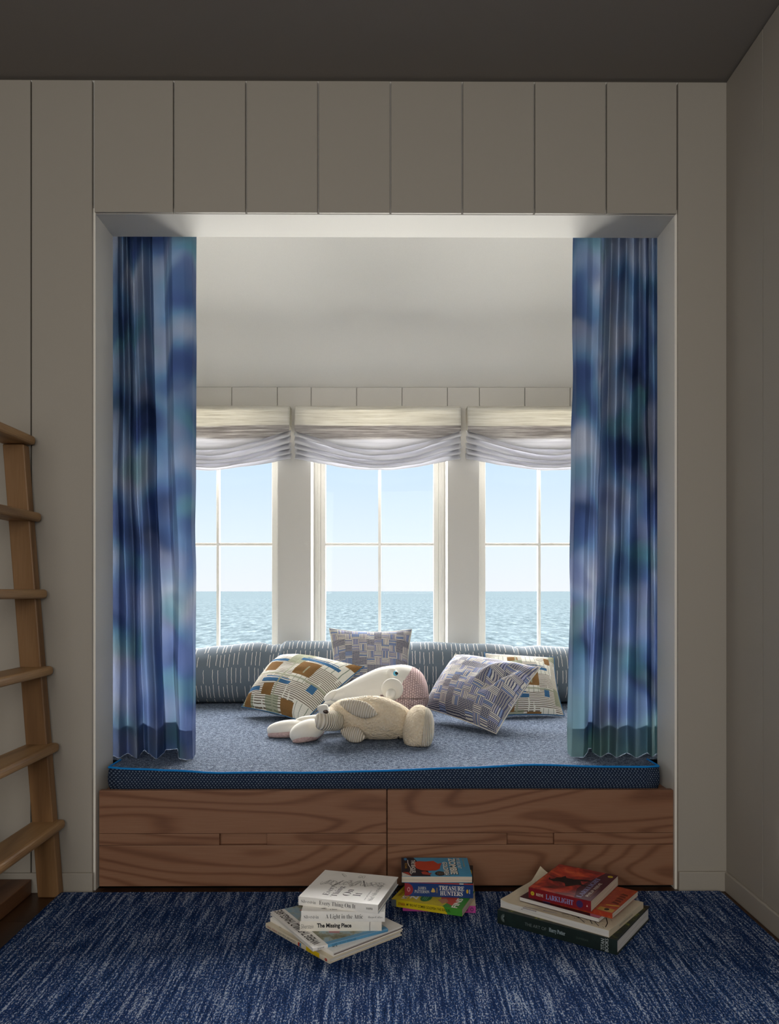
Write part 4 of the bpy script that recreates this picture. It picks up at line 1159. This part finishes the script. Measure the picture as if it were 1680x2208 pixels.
b.poly('top', [(0, 0), (.30, 0), (.26, .6), (.10, 1), (0, 1)], 'c77a94', 'picture_patch', 1); b.poly('top', [(.02, .02), (.20, .02), (.12, .30), (.03, .40)], 'd9c9cc', 'picture_patch', 2); b.disc('top', .10, .30, .025, .035, '2c1c24', 'picture_patch', 3)
z_ += .0123
orc = paper('orange_cover', 'a03a24', .35, .35, 'c66a2c', 60)
b = Book('paperback_book', 'orange and red paperback directly beneath the red paperback of the dark-green stack', from_fr((.634, 2.216), -37, .235), -37, .235, .205, .0150, z_, orc, hard=False, group=GB3)
b.rect('spine', .10, .20, .02, .98, '2467a4', 'publisher_block', 1); b.stroke('spine', [[(.13, .3), (.17, .7)], [(.13, .7), (.17, .3)]], .001, 'd8d8d8', 'emblem', 2)
b.stroke('spine', [[(.24 + .022 * q, .42), (.252 + .022 * q, .42)] for q in range(12)], .002, 'cfc4ba', 'small_lettering')
b.rect('top', .80, .99, .02, .14, 'b48a3c', 'colour_block', 1); b.disc('top', .90, .09, .03, .04, '2c2018', 'emblem', 2)
for q in range(5): b.poly('top', [(.86 + .012 * (q % 2), .36 + .09 * q), (.96, .34 + .09 * q), (.95, .40 + .09 * q), (.88, .42 + .09 * q)], '6b2c1a', 'picture_patch', 1)
b.poly('top', [(.84, .22), (.99, .28), (.99, .32), (.84, .26)], 'd29a3c', 'picture_patch', 1)
z_ += .0153
g = G('red_cloud_print', .28, .45); x, y, z = g.xyz(); n = g.noise(g.vec(x, y, z), 17, 5, .6, .8)
redc = g.done(g.ramp(n, ((.32, '3c0f14'), (.46, '8c1c1e'), (.56, 'bf3a26'), (.68, 'd8603a'))))
b = Book('paperback_book', 'thick shiny red paperback with a dark figure on the cover topping its stack', from_fr((.577, 2.226), -34, .188), -34, .188, .240, .0300, z_, paper('red_cover', '7c1c22', .28, .45, '97282a', 40), hard=False, group=GB3)
b.rect('top', .005, .99, .01, .99, '', 'picture', 1, redc)
b.poly('top', [(.74, .0), (1, 0), (1, 1), (.80, 1), (.70, .62), (.64, .30)], '4c2028', 'colour_block', 2)
b.poly('top', [(.10, .48), (.14, .42), (.19, .45), (.20, .52), (.26, .54), (.30, .62), (.34, .56), (.46, .56), (.60, .62), (.72, .64), (.72, .60), (.58, .55), (.64, .46), (.74, .44), (.74, .40), (.60, .42), (.50, .30), (.46, .28), (.40, .38), (.30, .40), (.22, .36), (.18, .38), (.12, .40)], '150d0e', 'picture_patch', 3)
b.text('top', 'LARKLIGHT', .785, .40, .72, .080, '8f97c4', 1, 'serif', off=-.005, lay=4)
b.text('top', 'PHILIP REEVE', .885, .36, .50, .050, 'cfc4b4', 1, off=.01, lay=4)
b.text('top', 'illustrated by', .930, .30, .36, .022, '9c6a4c', 1, lay=4)
b.disc('top', .915, .90, .042, .036, 'c9b02c', 'seal', 3); b.text('top', 'AGES', .915, .90, .05, .02, '6b5a10', 1, lay=4)
b.stroke('top', [[(.035, .12), (.035, .85)]], .0008, 'c8963c', 'tag_line', 3)
b.disc('spine', .065, .50, .030, .20, 'c9b02c', 'seal', 2); b.text('spine', 'AGES', .065, .5, .035, .14, '6b5a10', lay=4)
b.text('spine', 'REEVE', .185, .48, .115, .26, 'cdbfb0', off=.015)
b.text('spine', 'LARKLIGHT', .505, .48, .44, .48, '8a94c8', font='serif', off=.0)
b.disc('spine', .825, .5, .052, .34, '3a2656', 'emblem', 2)
b.poly('spine', [(.93, .4), (.95, .4), (.94, .6)], 'd8d0c8', 'emblem', 2)

for o in bpy.data.objects:
    if '_rel' in o: del o['_rel']
